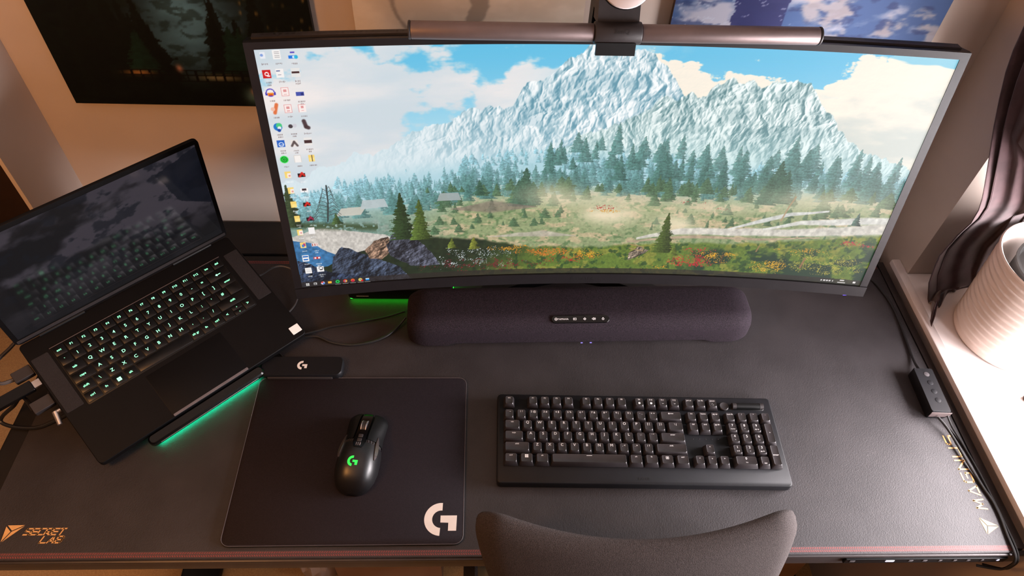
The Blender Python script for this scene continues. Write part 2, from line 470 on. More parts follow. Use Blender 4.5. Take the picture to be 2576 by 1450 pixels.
    ground = ground * (0.86 + 0.3 * (fbm(U * 300, V * 130, 230, 2))[..., None])
    mk = sm(-0.03, 0.05, V - md)
    ground = mixc(ground, (178, 200, 190), sm(0.12, 0.0, V - md) * 0.55)
    img = img * (1 - mk[..., None]) + ground * mk[..., None]
    # forest belt, far to near
    r = np.random.default_rng(5)
    N = 1150
    ds = np.sort(r.random(N))
    for i in range(N):
        d = ds[i]; u = r.random()
        f = float(np.interp(u, np.linspace(0, 1, W), fl[0])); g_ = float(np.interp(u, np.linspace(0, 1, W), md[0]))
        vb = f + 0.045 + d * (g_ - f + 0.01)
        s = (0.030 + 0.050 * d) * (0.45 + 0.95 * r.random() ** 1.5)
        if vnoise(np.array(u * 22.), np.array(vb * 20.), 9) < 0.30: continue
        haze = np.clip(1.0 - d * 0.85 + (0.25 - u) * 1.2 * (u < .25), 0, 1)
        haze = np.clip(haze + .12 * (r.random() - .5), 0, 1); col = np.array([66, 108, 98.]) * (1 - haze) + np.array([146, 194, 208.]) * haze
        conifer(img, u, vb, s, s / A * (0.22 + 0.30 * r.random()), col, 0.80, 1000 + i)
    for i in range(95):
        u = .42 + .58 * r.random(); f = float(np.interp(u, np.linspace(0, 1, W), fl[0])); vb = f + .03 + .13 * r.random(); s = .05 + .085 * r.random()
        hz_ = np.clip(.55 - (vb - f) * 2.6, 0, 1); col = np.array([56, 96, 84.]) * (1 - hz_) + np.array([132, 182, 188.]) * hz_
        conifer(img, u, vb, s, s / A * (.25 + .25 * r.random()), col, .85, 8000 + i)
    for i in range(150):                       # sparse trees and bushes on the meadow
        u = r.random() * 0.8 + 0.2; vb = 0.58 + r.random() ** 1.6 * 0.2; s = 0.02 + 0.055 * r.random() * (1 if vb < .68 else .6)
        if 0.45 < u < 0.6 and vb > 0.66: continue
        conifer(img, u, vb, s, s / A * (0.3 + 0.5 * r.random()), (74, 104, 74), 0.85, 4000 + i)
    for u, vb, s in ((.386, .652, .17), (.375, .655, .12), (.40, .65, .10), (.80, .62, .19), (.79, .63, .13), (.815, .62, .15), (.31, .60, .07)):
        conifer(img, u, vb, s, s / A * 0.42, (58, 92, 74), 0.93, int(u * 9999))
    # mist
    for cu, cv, su, sv, a in ((.53, .70, .055, .05, .85), (.65, .735, .035, .045, .85), (.43, .60, .05, .05, .6), (.50, .63, .09, .04, .45), (.88, .60, .12, .06, .5), (.70, .66, .08, .03, .4)):
        img = mixc(img, (238, 222, 190), a * np.exp(-((U - cu) / su) ** 2 - ((V - cv) / sv) ** 2) * (0.6 + 0.8 * fbm(U * 30, V * 20, 300, 4)))
    # braided river on the right
    def band(pts, w, col, a=0.95):
        nonlocal img
        xs, ys, ws = zip(*pts)
        y = np.interp(U[0], xs, ys)[None]; ww = np.interp(U[0], xs, ws)[None] * w
        k = sm(1.0, 0.55, np.abs(V - y + 0.012 * (n2 - .5)) / np.maximum(ww, 1e-4)) * (U > xs[0]) * (U < xs[-1])
        t = fbm(U * 160, V * 60, 310, 3)
        c = np.zeros_like(img) + np.asarray(col, float); c = c * (0.78 + 0.42 * t[..., None])
        img = img * (1 - (k * a)[..., None]) + c * (k * a)[..., None]
    band([(.585, .812, .3), (.66, .775, .9), (.75, .765, 1.1), (.84, .755, 1.0), (.93, .735, 1.3), (1, .705, 1.6)], 0.022, (222, 216, 206))
    band([(.74, .752, .2), (.80, .70, .9), (.84, .668, .7), (.90, .64, .3)], 0.016, (222, 222, 218))
    band([(.80, .745, .4), (.86, .705, .9), (.92, .69, 1.5), (1, .665, 1.6)], 0.014, (226, 224, 218))
    band([(.57, .83, .4), (.68, .80, .8), (.80, .795, .6), (.9, .77, .3)], 0.012, (186, 164, 138))
    band([(.26, .66, 0), (.33, .655, 1.2), (.41, .66, 0)], 0.03, (138, 122, 112), .7)
    band([(.32, .80, 0), (.42, .79, 1), (.48, .80, 0)], 0.02, (196, 186, 172), .8)
    # near grass
    gl = np.interp(U[0], [0, .2, .30, .40, .5, .572, .655, .76, .861, 1], [.80, .78, .80, .85, .855, .84, .825, .82, .79, .73])[None] + 0.02 * (fbm(U * 90, V * 8, 333, 3) - .5)
    gr = np.zeros((H, W, 3)) + np.array([104, 128, 52.])
    gr = mixc(gr, (150, 150, 66), sm(0.5, 0.62, fbm(U * 60, V * 34, 350, 4)) * 0.8)
    gr = mixc(gr, (54, 84, 44), sm(0.52, 0.62, fbm(U * 120, V * 50, 360, 4)) * 0.85)
    gr = gr * (0.8 + 0.4 * fbm(U * 330, V * 110, 365, 2)[..., None])
    dk = sm(0.0, 0.05, V - (1.12 - 0.32 * U + 0.10 * (fbm(U * 34, V * 16, 370, 4) - .5) - 0.04)) * sm(.66, .72, U)
    gr = mixc(gr, (34, 60, 46), dk * sm(0.42, 0.54, fbm(U * 26, V * 26, 380, 4)) * 0.95)
    lft = sm(0.46, 0.26, U + 0.5 * (V - 0.9))
    gr = mixc(gr, (40, 52, 36), lft * 0.92); gr = gr * (1 - 0.35 * (lft * fbm(U * 160, V * 80, 390, 3))[..., None])
    mk = sm(0.0, 0.018, V - gl)
    img = img * (1 - mk[..., None]) + gr * mk[..., None]
    for cu, cv, ru, rv, col, dn in ((.69, .925, .045, .035, (198, 36, 48), .62), (.70, .865, .03, .014, (190, 50, 56), .55), (.74, .90, .03, .03, (222, 164, 44), .6), (.83, .935, .035, .04, (222, 170, 46), .55), (.72, .885, .05, .012, (226, 168, 40), .5), (.96, .79, .04, .016, (190, 50, 60), .55), (.88, .84, .06, .016, (214, 160, 50), .45),
                                      (.50, .90, .03, .025, (222, 160, 44), .5), (.43, .885, .06, .022, (210, 120, 44), .55), (.47, .92, .05, .03, (176, 52, 44), .45), (.53, .665, .03, .016, (184, 70, 66), .5), (.52, .68, .03, .01, (216, 160, 70), .45), (.63, .97, .03, .02, (226, 160, 40), .5), (.37, .86, .05, .02, (214, 150, 50), .5),
                                      (.30, .91, .10, .07, (196, 204, 206), .32), (.33, .95, .11, .05, (120, 34, 44), .40), (.25, .93, .06, .06, (110, 40, 50), .35), (.92, .90, .08, .06, (176, 168, 70), .5), (.67, .63, .03, .012, (196, 80, 84), .4), (.71, .66, .03, .01, (190, 70, 80), .4)):
        img = speck(img, U, V, cu, cv, ru, rv, col, dn, int(cu * 1000 + cv * 100))
    # pale bank, lake edge and boulders at the left
    k = poly_mask(U, V + 0.02 * (n2 - .5), [(0.0, .74), (.05, .715), (.10, .735), (.15, .765), (.17, .80), (.10, .84), (.05, .88), (.0, .86)])
    bank = np.zeros((H, W, 3)) + np.array([214, 208, 200.]); bank = bank * (0.78 + 0.36 * fbm(U * 260, V * 90, 400, 3)[..., None])
    img = np.where(k[..., None], bank, img)
    k = poly_mask(U, V + 0.015 * (n2 - .5), [(0, .76), (.03, .78), (.055, .83), (.075, .86), (.05, .90), (.0, .93)])
    img = np.where(k[..., None], np.array([62, 118, 168.]) * (0.7 + 0.6 * fbm(U * 200, V * 90, 410, 3))[..., None], img)
    img = mixc(img, (64, 80, 52), (sm(0.03, 0.0, np.abs(V - (.69 + .28 * U))) * (U < .14)) * 0.9 * (g2 > .34))
    def rock(pts, seed, base=(56, 64, 80)):
        nonlocal img
        k = poly_mask(U + 0.004 * (n2 - .5), V + 0.02 * (fbm(U * 50, V * 40, seed, 3) - .5), pts)
        t = fbm(U * 26 + V * 14, V * 12 - U * 14, seed + 1, 6); gxx = np.gradient(t, axis=1) * W / 34 + np.gradient(t, axis=0) * H / 60
        c = np.asarray(base, float) * (np.clip(0.95 - gxx * .9, .45, 1.9))[..., None]
        img = np.where(k[..., None], c, img)
    rock([(.048, .99), (.06, .86), (.075, .81), (.10, .84), (.13, .875), (.17, .93), (.19, 1.0)], 500)
    rock([(0, .86), (.02, .88), (.05, .93), (.10, .965), (.15, 1.0), (0, 1.01)], 510, (44, 54, 74))
    rock([(.112, .835), (.13, .79), (.155, .775), (.165, .83), (.14, .885), (.12, .875)], 520, (122, 98, 82))
    rock([(.15, .82), (.163, .765), (.172, .745), (.20, .79), (.225, .86), (.24, .93), (.19, .93), (.155, .875)], 530, (70, 72, 84))
    rock([(.575, .89), (.59, .855), (.61, .87), (.60, .90), (.575, .925)], 540, (130, 116, 100))
    # hut roofs by the lake
    for pts, c in (([(.075, .665), (.085, .63), (.125, .628), (.115, .665)], (206, 200, 188)), ([(.115, .64), (.12, .60), (.155, .598), (.16, .635)], (186, 196, 198)), ([(.24, .62), (.245, .585), (.275, .585), (.28, .62)], (164, 172, 172))):
        img = mixc(img, c, poly_mask(U, V, pts) * 0.9)
    # near trees
    for u, vb, s, w, c in ((.180, .795, .22, .30, (44, 62, 34)), (.210, .80, .19, .28, (74, 92, 40)), (.634, .885, .20, .27, (66, 82, 34)), (.075, .70, .05, .5, (66, 88, 50)), (.006, .70, .19, .26, (54, 68, 42)), (.30, .86, .06, .5, (112, 118, 46)), (.262, .85, .05, .5, (100, 112, 46)), (.655, .90, .05, .5, (96, 110, 44)), (.95, .70, .06, .4, (70, 96, 84))):
        conifer(img, u, vb, s, s / A * w, c, 0.98, int(u * 7777) + 3, 0.5)
    def stick(pts, w, col):
        draw_stick(img, pts, w, col)
    stick([(.061, .685), (.066, .60), (.067, .525)], .0028, (52, 56, 56))
    rr = np.random.default_rng(3)
    for k in range(16):
        t = 0.1 + 0.85 * k / 16; sgn = 1 if k % 2 else -1; L = (1 - t) * .022 + .005
        stick([(.061 + .006 * t, .685 - .16 * t), (.061 + .006 * t + sgn * L * .6, .685 - .16 * t - .012), (.061 + .006 * t + sgn * L, .685 - .16 * t + .014)], .0011, (70, 74, 72))
    stick([(.826, .70), (.832, .63), (.838, .585)], .003, (178, 150, 118))
    stick([(.575, .845), (.60, .858), (.60, .88)], .002, (170, 140, 96)); stick([(.575, .865), (.598, .878)], .002, (170, 140, 96))
    stick([(.742, .93), (.745, .885)], .004, (84, 66, 46)); stick([(.80, .86), (.803, .83)], .003, (150, 118, 80)); stick([(.885, .93), (.888, .88)], .004, (150, 110, 76))
    return U, V, np.clip(img, 0, 255)

def desktop(W, H):
    U, V, img = landscape(W, H)
    A = W / H
    def stick(pts, w, col): draw_stick(img, pts, w, col)
    def rect(cu, cv, w, h, col, a=1.0):            # w, h in fractions of the width
        nonlocal img
        x0, x1 = int(round((cu - w / 2) * W)), int(round((cu + w / 2) * W)); y0, y1 = int(round((cv - h * A / 2) * H)), int(round((cv + h * A / 2) * H))
        x0, y0 = max(x0, 0), max(y0, 0)
        img[y0:max(y1, y0 + 1), x0:max(x1, x0 + 1)] = img[y0:max(y1, y0 + 1), x0:max(x1, x0 + 1)] * (1 - a) + np.asarray(col, float) * a
    def disc(cu, cv, r, col, a=1.0, r2=0):
        nonlocal img
        x0, x1 = max(0, int((cu - r) * W) - 2), min(W, int((cu + r) * W) + 3)
        y0, y1 = max(0, int((cv - r * A) * H) - 2), min(H, int((cv + r * A) * H) + 3)
        d_ = np.hypot(U[y0:y1, x0:x1] - cu, (V[y0:y1, x0:x1] - cv) / A)
        img[y0:y1, x0:x1] = mixc(img[y0:y1, x0:x1], col, sm(r + 0.5 / W, r - 0.5 / W, d_) * (d_ >= r2) * a)
    rc = np.random.default_rng(8)
    def caption(cu, cv, lines, col):
        for k in range(lines):
            n_ = rc.integers(6, 10) if k == 0 else rc.integers(4, 7)
            for j in range(n_):
                rect(cu + (j - n_ / 2 + .5) * 1.55 / W, cv + k * 5.0 / H, 1.0 / W, (2.2 + rc.random() * 1.2) / W, col, 0.45 + 0.4 * rc.random())
    kinds = ['bin', 'doc', 'cap', 'red', 'doc2', 'bar', 'phones', 'pdf', 'blue', 'brush', 'pdf', 'pdf', 'swirl', 'ctl', 'seat', 'dock', 'pad', 'bar2', 'ring', 'page', 'zip',
             'fold2', 'dk', 'fold2', 'tv', 'fold', 'dkred', 'fold', 'dkred2', 'fold2', 'page2', 'foldc', 'arc', 'cap1', 'glass', 'cap2', 'head']
    uvs = [(.008, .021), (.027, .021), (.048, .023), (.009, .085), (.027, .084), (.048, .084), (.009, .150), (.029, .150), (.049, .157), (.010, .212), (.029, .211), (.049, .212), (.010, .277), (.030, .277), (.050, .278), (.010, .341), (.029, .343), (.049, .340), (.010, .405), (.030, .406), (.050, .406),
           (.011, .469), (.031, .473), (.011, .536), (.031, .538), (.011, .597), (.031, .601), (.012, .662), (.032, .667), (.012, .725), (.031, .722), (.013, .787), (.032, .790), (.013, .852), (.032, .855), (.014, .915), (.034, .912)]
    for k, (u, v) in zip(kinds, uvs):
        u += 0.002
        if k in ('doc', 'doc2', 'page', 'page2', 'cap2', 'cap1'):
            rect(u, v, .0105, .0125, (244, 240, 238)); 
            if k == 'page': rect(u, v, .0105, .0125, (214, 206, 198)); rect(u, v, .0092, .0112, (246, 240, 236))
            if k == 'doc': [rect(u, v + j, .007, .0008, (150, 146, 150)) for j in (-.010, -.004, .003, .009)]
            if k == 'doc2': rect(u - .002, v - .008, .005, .002, (70, 90, 150)); rect(u - .001, v + .006, .005, .001, (120, 110, 140))
            if k == 'cap1': rect(u, v - .007, .009, .003, (40, 110, 190)); rect(u, v + .006, .008, .003, (50, 120, 200))
            if k == 'cap2': [rect(u, v + j, .007, .0008, (190, 186, 186)) for j in (-.006, .0, .006)]
        elif k == 'bin': rect(u, v, .007, .009, (232, 234, 240)); disc(u - .001, v, .002, (130, 160, 220))
        elif k == 'cap': rect(u, v - .008, .006, .002, (90, 70, 190)); rect(u, v + .008, .012, .005, (30, 120, 220)); disc(u + .001, v + .008, .0018, (240, 250, 255)); disc(u + .004, v + .008, .0028, (40, 190, 220), .8)
        elif k == 'red': rect(u, v, .0115, .0115, (206, 20, 26)); disc(u, v, .0030, (255, 240, 240), 1, .0018); rect(u + .002, v + .007, .004, .0012, (255, 240, 240))
        elif k in ('bar', 'bar2'): rect(u, v, .0115, .0125, (240, 232, 226), .7); rect(u, v, .011, .0032 if k == 'bar' else .005, (70, 44, 46))
        elif k == 'phones': disc(u, v, .0062, (86, 66, 190), 1, .0046); rect(u, v + .006, .008, .004, (240, 140, 40)); rect(u, v + .009, .005, .002, (200, 70, 30)); rect(u - .006, v + .004, .002, .004, (70, 60, 180)); rect(u + .006, v + .004, .002, .004, (70, 60, 180))
        elif k == 'pdf': rect(u, v, .0108, .0128, (226, 150, 150)); rect(u, v, .0094, .0114, (250, 236, 232)); rect(u, v - .004, .004, .004, (222, 150, 150)); rect(u, v + .008, .004, .001, (222, 150, 150))
        elif k == 'blue': rect(u, v + .003, .011, .006, (70, 84, 170)); rect(u + .003, v + .003, .004, .004, (40, 50, 120))
        elif k == 'brush': stick([(u + .004, v - .018), (u, v + .012)], .006, (224, 110, 60)); disc(u - .002, v - .002, .003, (240, 190, 170))
        elif k == 'swirl': disc(u, v, .0062, (24, 120, 200)); disc(u + .002, v - .005, .0042, (70, 200, 130)); disc(u + .002, v + .004, .0026, (235, 240, 240)); disc(u + .001, v + .013, .0026, (20, 70, 160))
        elif k == 'ctl': disc(u - .002, v, .0032, (70, 60, 66)); disc(u + .004, v - .002, .003, (206, 204, 212))
        elif k == 'seat': stick([(u - .002, v - .018), (u, v + .004), (u + .003, v + .008)], .007, (70, 50, 54))
        elif k == 'dock': rect(u, v, .0112, .0112, (36, 100, 196)); disc(u, v + .004, .0038, (225, 235, 250), 1, .0027); rect(u, v + .006, .006, .001, (225, 235, 250))
        elif k == 'pad': rect(u, v, .011, .011, (236, 226, 220), .8); stick([(u - .004, v + .01), (u, v - .006), (u + .004, v + .01)], .004, (90, 76, 76))
        elif k == 'ring': disc(u, v, .0062, (36, 222, 72)); disc(u, v, .0044, (10, 70, 20), 1, .0034); disc(u, v, .0020, (10, 70, 20)); disc(u, v, .001, (36, 222, 72))
        elif k in ('fold', 'fold2', 'zip', 'foldc'):
            rect(u, v, .009, .0115, (246, 212, 116)); rect(u + .001, v + .006, .007, .006, (252, 226, 140))
            if k == 'fold2': rect(u + .002, v + .002, .0055, .008, (250, 236, 226)); rect(u + .002, v + .004, .003, .003, (226, 160, 150))
            if k == 'zip': rect(u + .001, v, .0015, .0115, (120, 96, 60))
            if k == 'foldc': rect(u + .002, v, .004, .006, (190, 60, 120)); rect(u, v + .004, .004, .005, (70, 130, 190))
        elif k in ('dk', 'dkred', 'dkred2'): rect(u, v, .0115, .0068, (34, 18, 20)); stick([(u - .003, v + .006), (u + .001, v - .008), (u + .004, v + .002)], .004, (212, 44, 36) if k != 'dkred2' else (150, 40, 70))
        elif k == 'tv': rect(u, v, .0115, .0078, (246, 244, 244)); rect(u, v - .003, .007, .004, (60, 44, 50)); rect(u, v + .006, .001, .002, (60, 44, 50))
        elif k == 'arc': rect(u, v, .011, .006, (240, 220, 216)); [rect(u + j, v, .0014, .005, (170, 70, 60)) for j in (-.0035, 0, .0035)]
        elif k == 'glass': rect(u, v, .0115, .005, (200, 40, 40)); disc(u - .003, v, .0018, (250, 230, 230)); disc(u + .003, v, .0018, (250, 230, 230))
        elif k == 'head': rect(u, v, .0118, .0118, (244, 242, 242)); disc(u + .001, v - .004, .0036, (50, 46, 52), 1, .0026); rect(u + .001, v + .004, .005, .002, (50, 46, 52))
        caption(u + .001, v + .030, 2 if (k in ('red', 'bar', 'blue', 'swirl', 'ctl', 'dock', 'pad', 'bar2', 'head', 'fold', 'glass', 'arc')) else 1, (120, 96, 96) if v < .46 else (248, 248, 248))
    # taskbar
    tb = (V > 0.972)
    img = np.where(tb[..., None], img * 0.26 + np.array([34, 28, 26.]), img)
    tu = [.010, .023, .036, .048, .061, .074, .087, .100, .112]
    rect(tu[0], .986, .0052, .0052, (240, 238, 236)); rect(tu[0], .986, .0006, .0052, (40, 36, 36)); rect(tu[0], .986, .0052, .0006, (40, 36, 36))
    rect(tu[1], .986, .0055, .0045, (200, 198, 198)); rect(tu[1], .986, .003, .0026, (50, 46, 46))
    disc(tu[2], .986, .0032, (240, 230, 240)); disc(tu[2] + .0012, .988, .002, (70, 130, 220)); disc(tu[2] - .001, .982, .0018, (220, 60, 60))
    rect(tu[3], .986, .0062, .0046, (250, 180, 60))
    disc(tu[4], .985, .0034, (24, 214, 92)); disc(tu[4], .985, .0016, (20, 60, 30))
    disc(tu[5], .985, .0034, (214, 60, 48)); disc(tu[5] + .0012, .986, .0020, (240, 190, 60)); disc(tu[5], .986, .0012, (70, 130, 230))
    disc(tu[6], .985, .0034, (240, 110, 30)); disc(tu[6], .987, .0024, (200, 30, 70))
    disc(tu[7], .985, .0034, (226, 206, 90)); disc(tu[7], .985, .0012, (70, 120, 220)); disc(tu[7] + .003, .990, .002, (220, 20, 30))
    rect(tu[8], .985, .0064, .0046, (40, 150, 230)); rect(tu[8], .982, .0064, .0012, (230, 244, 255))
    for k in tu[4:]: rect(k, .9985, .010, .0009, (214, 210, 208))
    for k, w in ((.930, .002), (.935, .004), (.940, .003), (.945, .003), (.950, .0016)): rect(k, .985, w, .0028, (220, 216, 214))
    rect(.966, .979, .008, .0018, (226, 222, 220)); rect(.966, .991, .014, .0018, (226, 222, 220)); rect(.988, .985, .0045, .004, (236, 232, 230))
    return img

# ================================================================== THE ROOM
XR, YB, XL = 815, 1030, -760        # right wall, back wall, alcove side
fl = B(); fl.box(-2700, 2000, -2600, 2100, -765, -745); struct(fl, 'floor', M['carpet'])
c = B(); c.box(-2700, 2000, -2600, 2100, 1700, 1760); struct(c, 'ceiling', M['ceiling'])
w = B(); w.box(-767, 1140, YB, YB + 100, -745, 1700); struct(w, 'wall_back', M['wall'])
w = B(); w.box(-767, XL, 890, YB, -745, 1700); struct(w, 'wall_alcove', M['wall'])
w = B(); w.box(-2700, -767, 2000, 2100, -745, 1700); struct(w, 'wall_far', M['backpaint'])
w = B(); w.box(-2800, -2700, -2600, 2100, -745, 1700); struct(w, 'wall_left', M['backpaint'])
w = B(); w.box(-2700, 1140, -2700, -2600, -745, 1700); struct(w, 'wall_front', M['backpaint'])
# right wall with the window recess
JY, WY0, SZ, WZ1 = 880, -700, 22, 1250
w = B()
w.box(XR, 1140, JY, YB, -745, 1700); w.box(XR, 1140, -2600, WY0, -745, 1700)
w.box(XR, 1140, WY0, JY, -745, -4); w.box(XR, 1140, WY0, JY, WZ1, 1700)
struct(w, 'wall_right', M['wall'])
w = B()
w.rbox(797, XR, WY0 - 40, 918, 9, SZ, 2.5, r=3)
w.box(XR - 6, 1030, WY0 + 1, JY - 1, -3, SZ - 0.05)
struct(w, 'trim_1', M['sill'])
t = bpy.data.objects.new('window_1', None); COL.objects.link(t); t.location = P(1030, 70, SZ); tag(t, kind='structure')
og = (1030, 70, SZ)
f = B()
f.box(1030, 1085, WY0, JY, SZ, SZ + 55); f.box(1030, 1085, WY0, JY, WZ1 - 55, WZ1)
f.box(1030, 1085, WY0, WY0 + 55, SZ + 55, WZ1 - 55); f.box(1030, 1085, JY - 55, JY, SZ + 55, WZ1 - 55)
f.build('window_frame', M['pvc'], t, og)
for y in (-200, 330):
    f = B(); f.box(1032, 1083, y - 30, y + 30, SZ + 55, WZ1 - 55); f.build('mullion', M['pvc'], t, og)
for a_, b_ in ((WY0 + 55, -230), (-170, 300), (360, JY - 55)):
    f = B(); f.box(1056, 1059, a_, b_, SZ + 55, WZ1 - 55); f.build('pane', glass, t, og, smooth=False)

# dark wardrobe in the dim corner past the alcove
t = thing('wardrobe', 'tall dark brown wardrobe in the dim corner left of the wall', 'wardrobe', (-1700, 1700, -745))
og = (-1700, 1700, -745)
b = B(); b.rbox(-2600, -900, 1460, 1990, -745, 1500, 6); b.build('carcass', M['darkwood'], t, og)
for k in range(3):
    b = B(); b.rbox(-2590 + k * 565, -2590 + k * 565 + 555, 1440, 1459, -690, 1480, 3); dd = b.build('door', M['darkwood'], t, og)
    b = B(); b.tube([(-2570 + k * 565 + 500, 1428, 100), (-2570 + k * 565 + 500, 1428, 260)], 6); b.build('handle', M['brown'], dd, og)

# ------------------------------------------------------------------ desk
og = (40, 690, -745)
t = thing('desk', 'long dark steel desk standing in the alcove under the window sill', 'desk', og)
X0, X1, Y0 = -733, 794, 352
b = B(); b.rbox(X0, X1, Y0 + 8, 934, -38, -3.2, 2, r=4); b.build('tabletop', M['steel'], t, og)
b = B(); b.rbox(X0, X1, Y0, Y0 + 7.5, -10, -3.4, 1.6, r=2); b.build('front_edge', M['edge'], t, og)
b = B(); b.rbox(X0, X1, Y0 + 3, Y0 + 7.6, -38, -11.2, 1, r=1); b.build('front_apron', M['edge'], t, og)
b = B(); b.rbox(782, X1 + 1, Y0 + 9, 930, -3.1, -.6, .8, r=1); b.build('side_edge', M['edge'], t, og)
b = B(); b.rbox(X0, X1, 938, 1026, -12, -1, 2, r=3); b.build('cable_cover', M['steel'], t, og)
b = B(); b.box(X0 + 10, X1 - 10, 935, 1022, -120, -14); b.build('cable_tray', M['steel'], t, og)
for x in (-660, 720):
    b = B(); b.rbox(x - 40, x + 40, 650, 740, -720, -39, 5); lg = b.build('leg', M['steel'], t, og)
    b = B(); b.rbox(x - 45, x + 45, 380, 1000, -745, -721, 5); b.build('foot', M['steel'], lg, og)
b = B(); b.rbox(528, 770, 350.4, 354.8, -26, -11.4, 1, r=1); pn = b.build('control_panel', M['black'], t, og)
for k, (x, mm_, w_) in enumerate(((538, 'greyled', 5), (594, 'whiteled', 8), (625, 'greyled', 4), (646, 'greyled', 4), (669, 'greyled', 3), (691, 'greyled', 3), (711, 'greyled', 3), (732, 'greyled', 2.5), (756, 'whiteled', 2))):
    b = B(); b.rbox(x - w_ * .8, x + w_ * .8, 349.4, 350.2, -18.5, -13.5, 0.4); b.build('button', M[mm_], pn, og)

# ------------------------------------------------------------------ desk mat with stitching and lettering
og = (39, 637, -3)
t = thing('desk_mat', 'large black leatherette mat covering the desk, red stitched edges', 'desk mat', og)
b = B(); b.slab(1481, 564, 6, [(0.8, -3), (0, -2), (0, -0.8), (0.8, 0)], 39, 637, 3); b.build('mat', M['leather'], t, og)
st = B()
for row, y in enumerate((359.2, 363.6)):
    x = -698.0
    while x < 776:
        dx = 2.2; sgn = 1 if row % 2 else -1
        q = [(x, y - .9 * sgn), (x + .8, y - 1.3 * sgn), (x + dx + .3, y + .7 * sgn), (x + dx - .5, y + 1.1 * sgn)]
        bs = len(st.v); st.v += [(a_, c_, 0.25) for a_, c_ in q]; st.f.append((bs, bs + 1, bs + 2, bs + 3)); x += 3.3
for row, y in enumerate((912, 915.6)):
    x = -698.0
    while x < 776:
        bs = len(st.v); st.v += [(x, y - .8, .25), (x + 2.4, y - .8, .25), (x + 2.4, y + .8, .25), (x, y + .8, .25)]; st.f.append((bs, bs + 1, bs + 2, bs + 3)); x += 3.3
tag(st.build('stitching', M['stitch'], t, og, smooth=False), kind='stuff')
b = B(); b.box(-699, 777, 357.4, 365.6, 0.04, 0.12)
b.build('stitched_band', mat('red_band', (74, 50, 50), 0.65, var=(500, (66, 42, 42))), t, og, smooth=False)

def emblem(T):
    b = B()
    # three facets of the pointed badge, with thin gaps between them
    A_, Bp, Cp, O_ = (-14, 12), (14, 12.5), (-12, -14.5), (-3.5, 3)
    for p, q in ((A_, Bp), (Bp, Cp), (Cp, A_)):
        cx, cy = (p[0] + q[0] + O_[0]) / 3, (p[1] + q[1] + O_[1]) / 3
        tri = [(cx + (x - cx) * .84, cy + (y - cy) * .84) for x, y in (p, q, O_)]
        bs = len(b.v); b.v += [tuple(T(x, y, .3)) for x, y in tri]; b.f.append((bs, bs + 2, bs + 1))
    return b
emblem(lambda x, y, z: (-655 + x, 393 + y, z)).build('emblem', M['gold'], t, og, smooth=False)
def emblem2():
    b = B()
    A_, Bp, Cp, O_ = (744.3, 408.5), (771, 394), (746, 380.5), (752, 394.5)
    for p, q in ((A_, Bp), (Bp, Cp), (Cp, A_)):
        cx, cy = (p[0] + q[0] + O_[0]) / 3, (p[1] + q[1] + O_[1]) / 3
        tri = [(cx + (x - cx) * .84, cy + (y - cy) * .84) for x, y in (p, q, O_)]
        bs = len(b.v); b.v += [(x, y, .3) for x, y in tri]; b.f.append((bs, bs + 2, bs + 1))
    return b
emblem2().build('emblem', M['gold'], t, og, smooth=False)
GL = {  # angular letters in a 1 x 1 box
    'S': [[(1, 1), (.12, 1), (0, .85), (0, .55), (1, .5), (1, .15), (.88, 0), (0, 0)]],
    'E': [[(1, 1), (0, 1)], [(1, .5), (0, .5)], [(1, 0), (0, 0)], [(0, 1), (0, 0)]],
    'C': [[(1, 1), (.12, 1), (0, .85), (0, .15), (.12, 0), (1, 0)]],
    'R': [[(0, 0), (0, 1), (.88, 1), (1, .85), (1, .6), (.88, .45), (.1, .45), (1, 0)]],
    'T': [[(0, 1), (1, 1)], [(.5, 1), (.5, 0)]],
    'L': [[(0, 1), (0, 0), (1, 0)]],
    'A': [[(0, 0), (.5, 1), (1, 0)], [(.2, .3), (.8, .3)]],
    'B': [[(0, 0), (0, 1), (.85, 1), (1, .85), (1, .65), (.88, .5), (0, .5)], [(.88, .5), (1, .35), (1, .15), (.85, 0), (0, 0)]],
    'M': [[(0, 0), (0, 1), (.5, .35), (1, 1), (1, 0)]],
    'm': [[(0, 0), (.12, 1), (.5, .25), (.88, 1), (1, 0)]],
    'a': [[(0, 0), (.5, 1), (1, 0), (.3, 0)]],
    'G': [[(1, 1), (.12, 1), (0, .85), (0, .12), (.12, 0), (1, 0), (1, .5), (.45, .5)]],
    'N': [[(0, 0), (0, 1), (1, 0), (1, 1)]],
    'U': [[(0, 1), (0, .12), (.12, 0), (1, 0), (1, 1)]],
}
def word(b, s_, cw, ch, gap, w, T):
    x = 0
    for ch_ in s_:
        add_strokes(b, [[(x + px * cw, py * ch) for px, py in pl] for pl in GL[ch_]], w, T, .3); x += cw + gap
b = B()
word(b, 'SECRET', 7.0, 8.6, 2.3, 2.0, lambda x, y, z: (-640.5 + x + .35 * y, 391.0 + y, z))
word(b, 'LAB', 7.8, 9.0, 2.4, 2.0, lambda x, y, z: (-614 + x + .35 * y, 379.4 + y, z))
b.build('lettering', M['gold'], t, og, smooth=False)
b = B()
word(b, 'maGNUS', 15.2, 15.5, 6.4, 2.3, lambda x, y, z: (764.8 - y, 420.5 + x, z))
b.build('lettering', M['gold'], t, og, smooth=False)

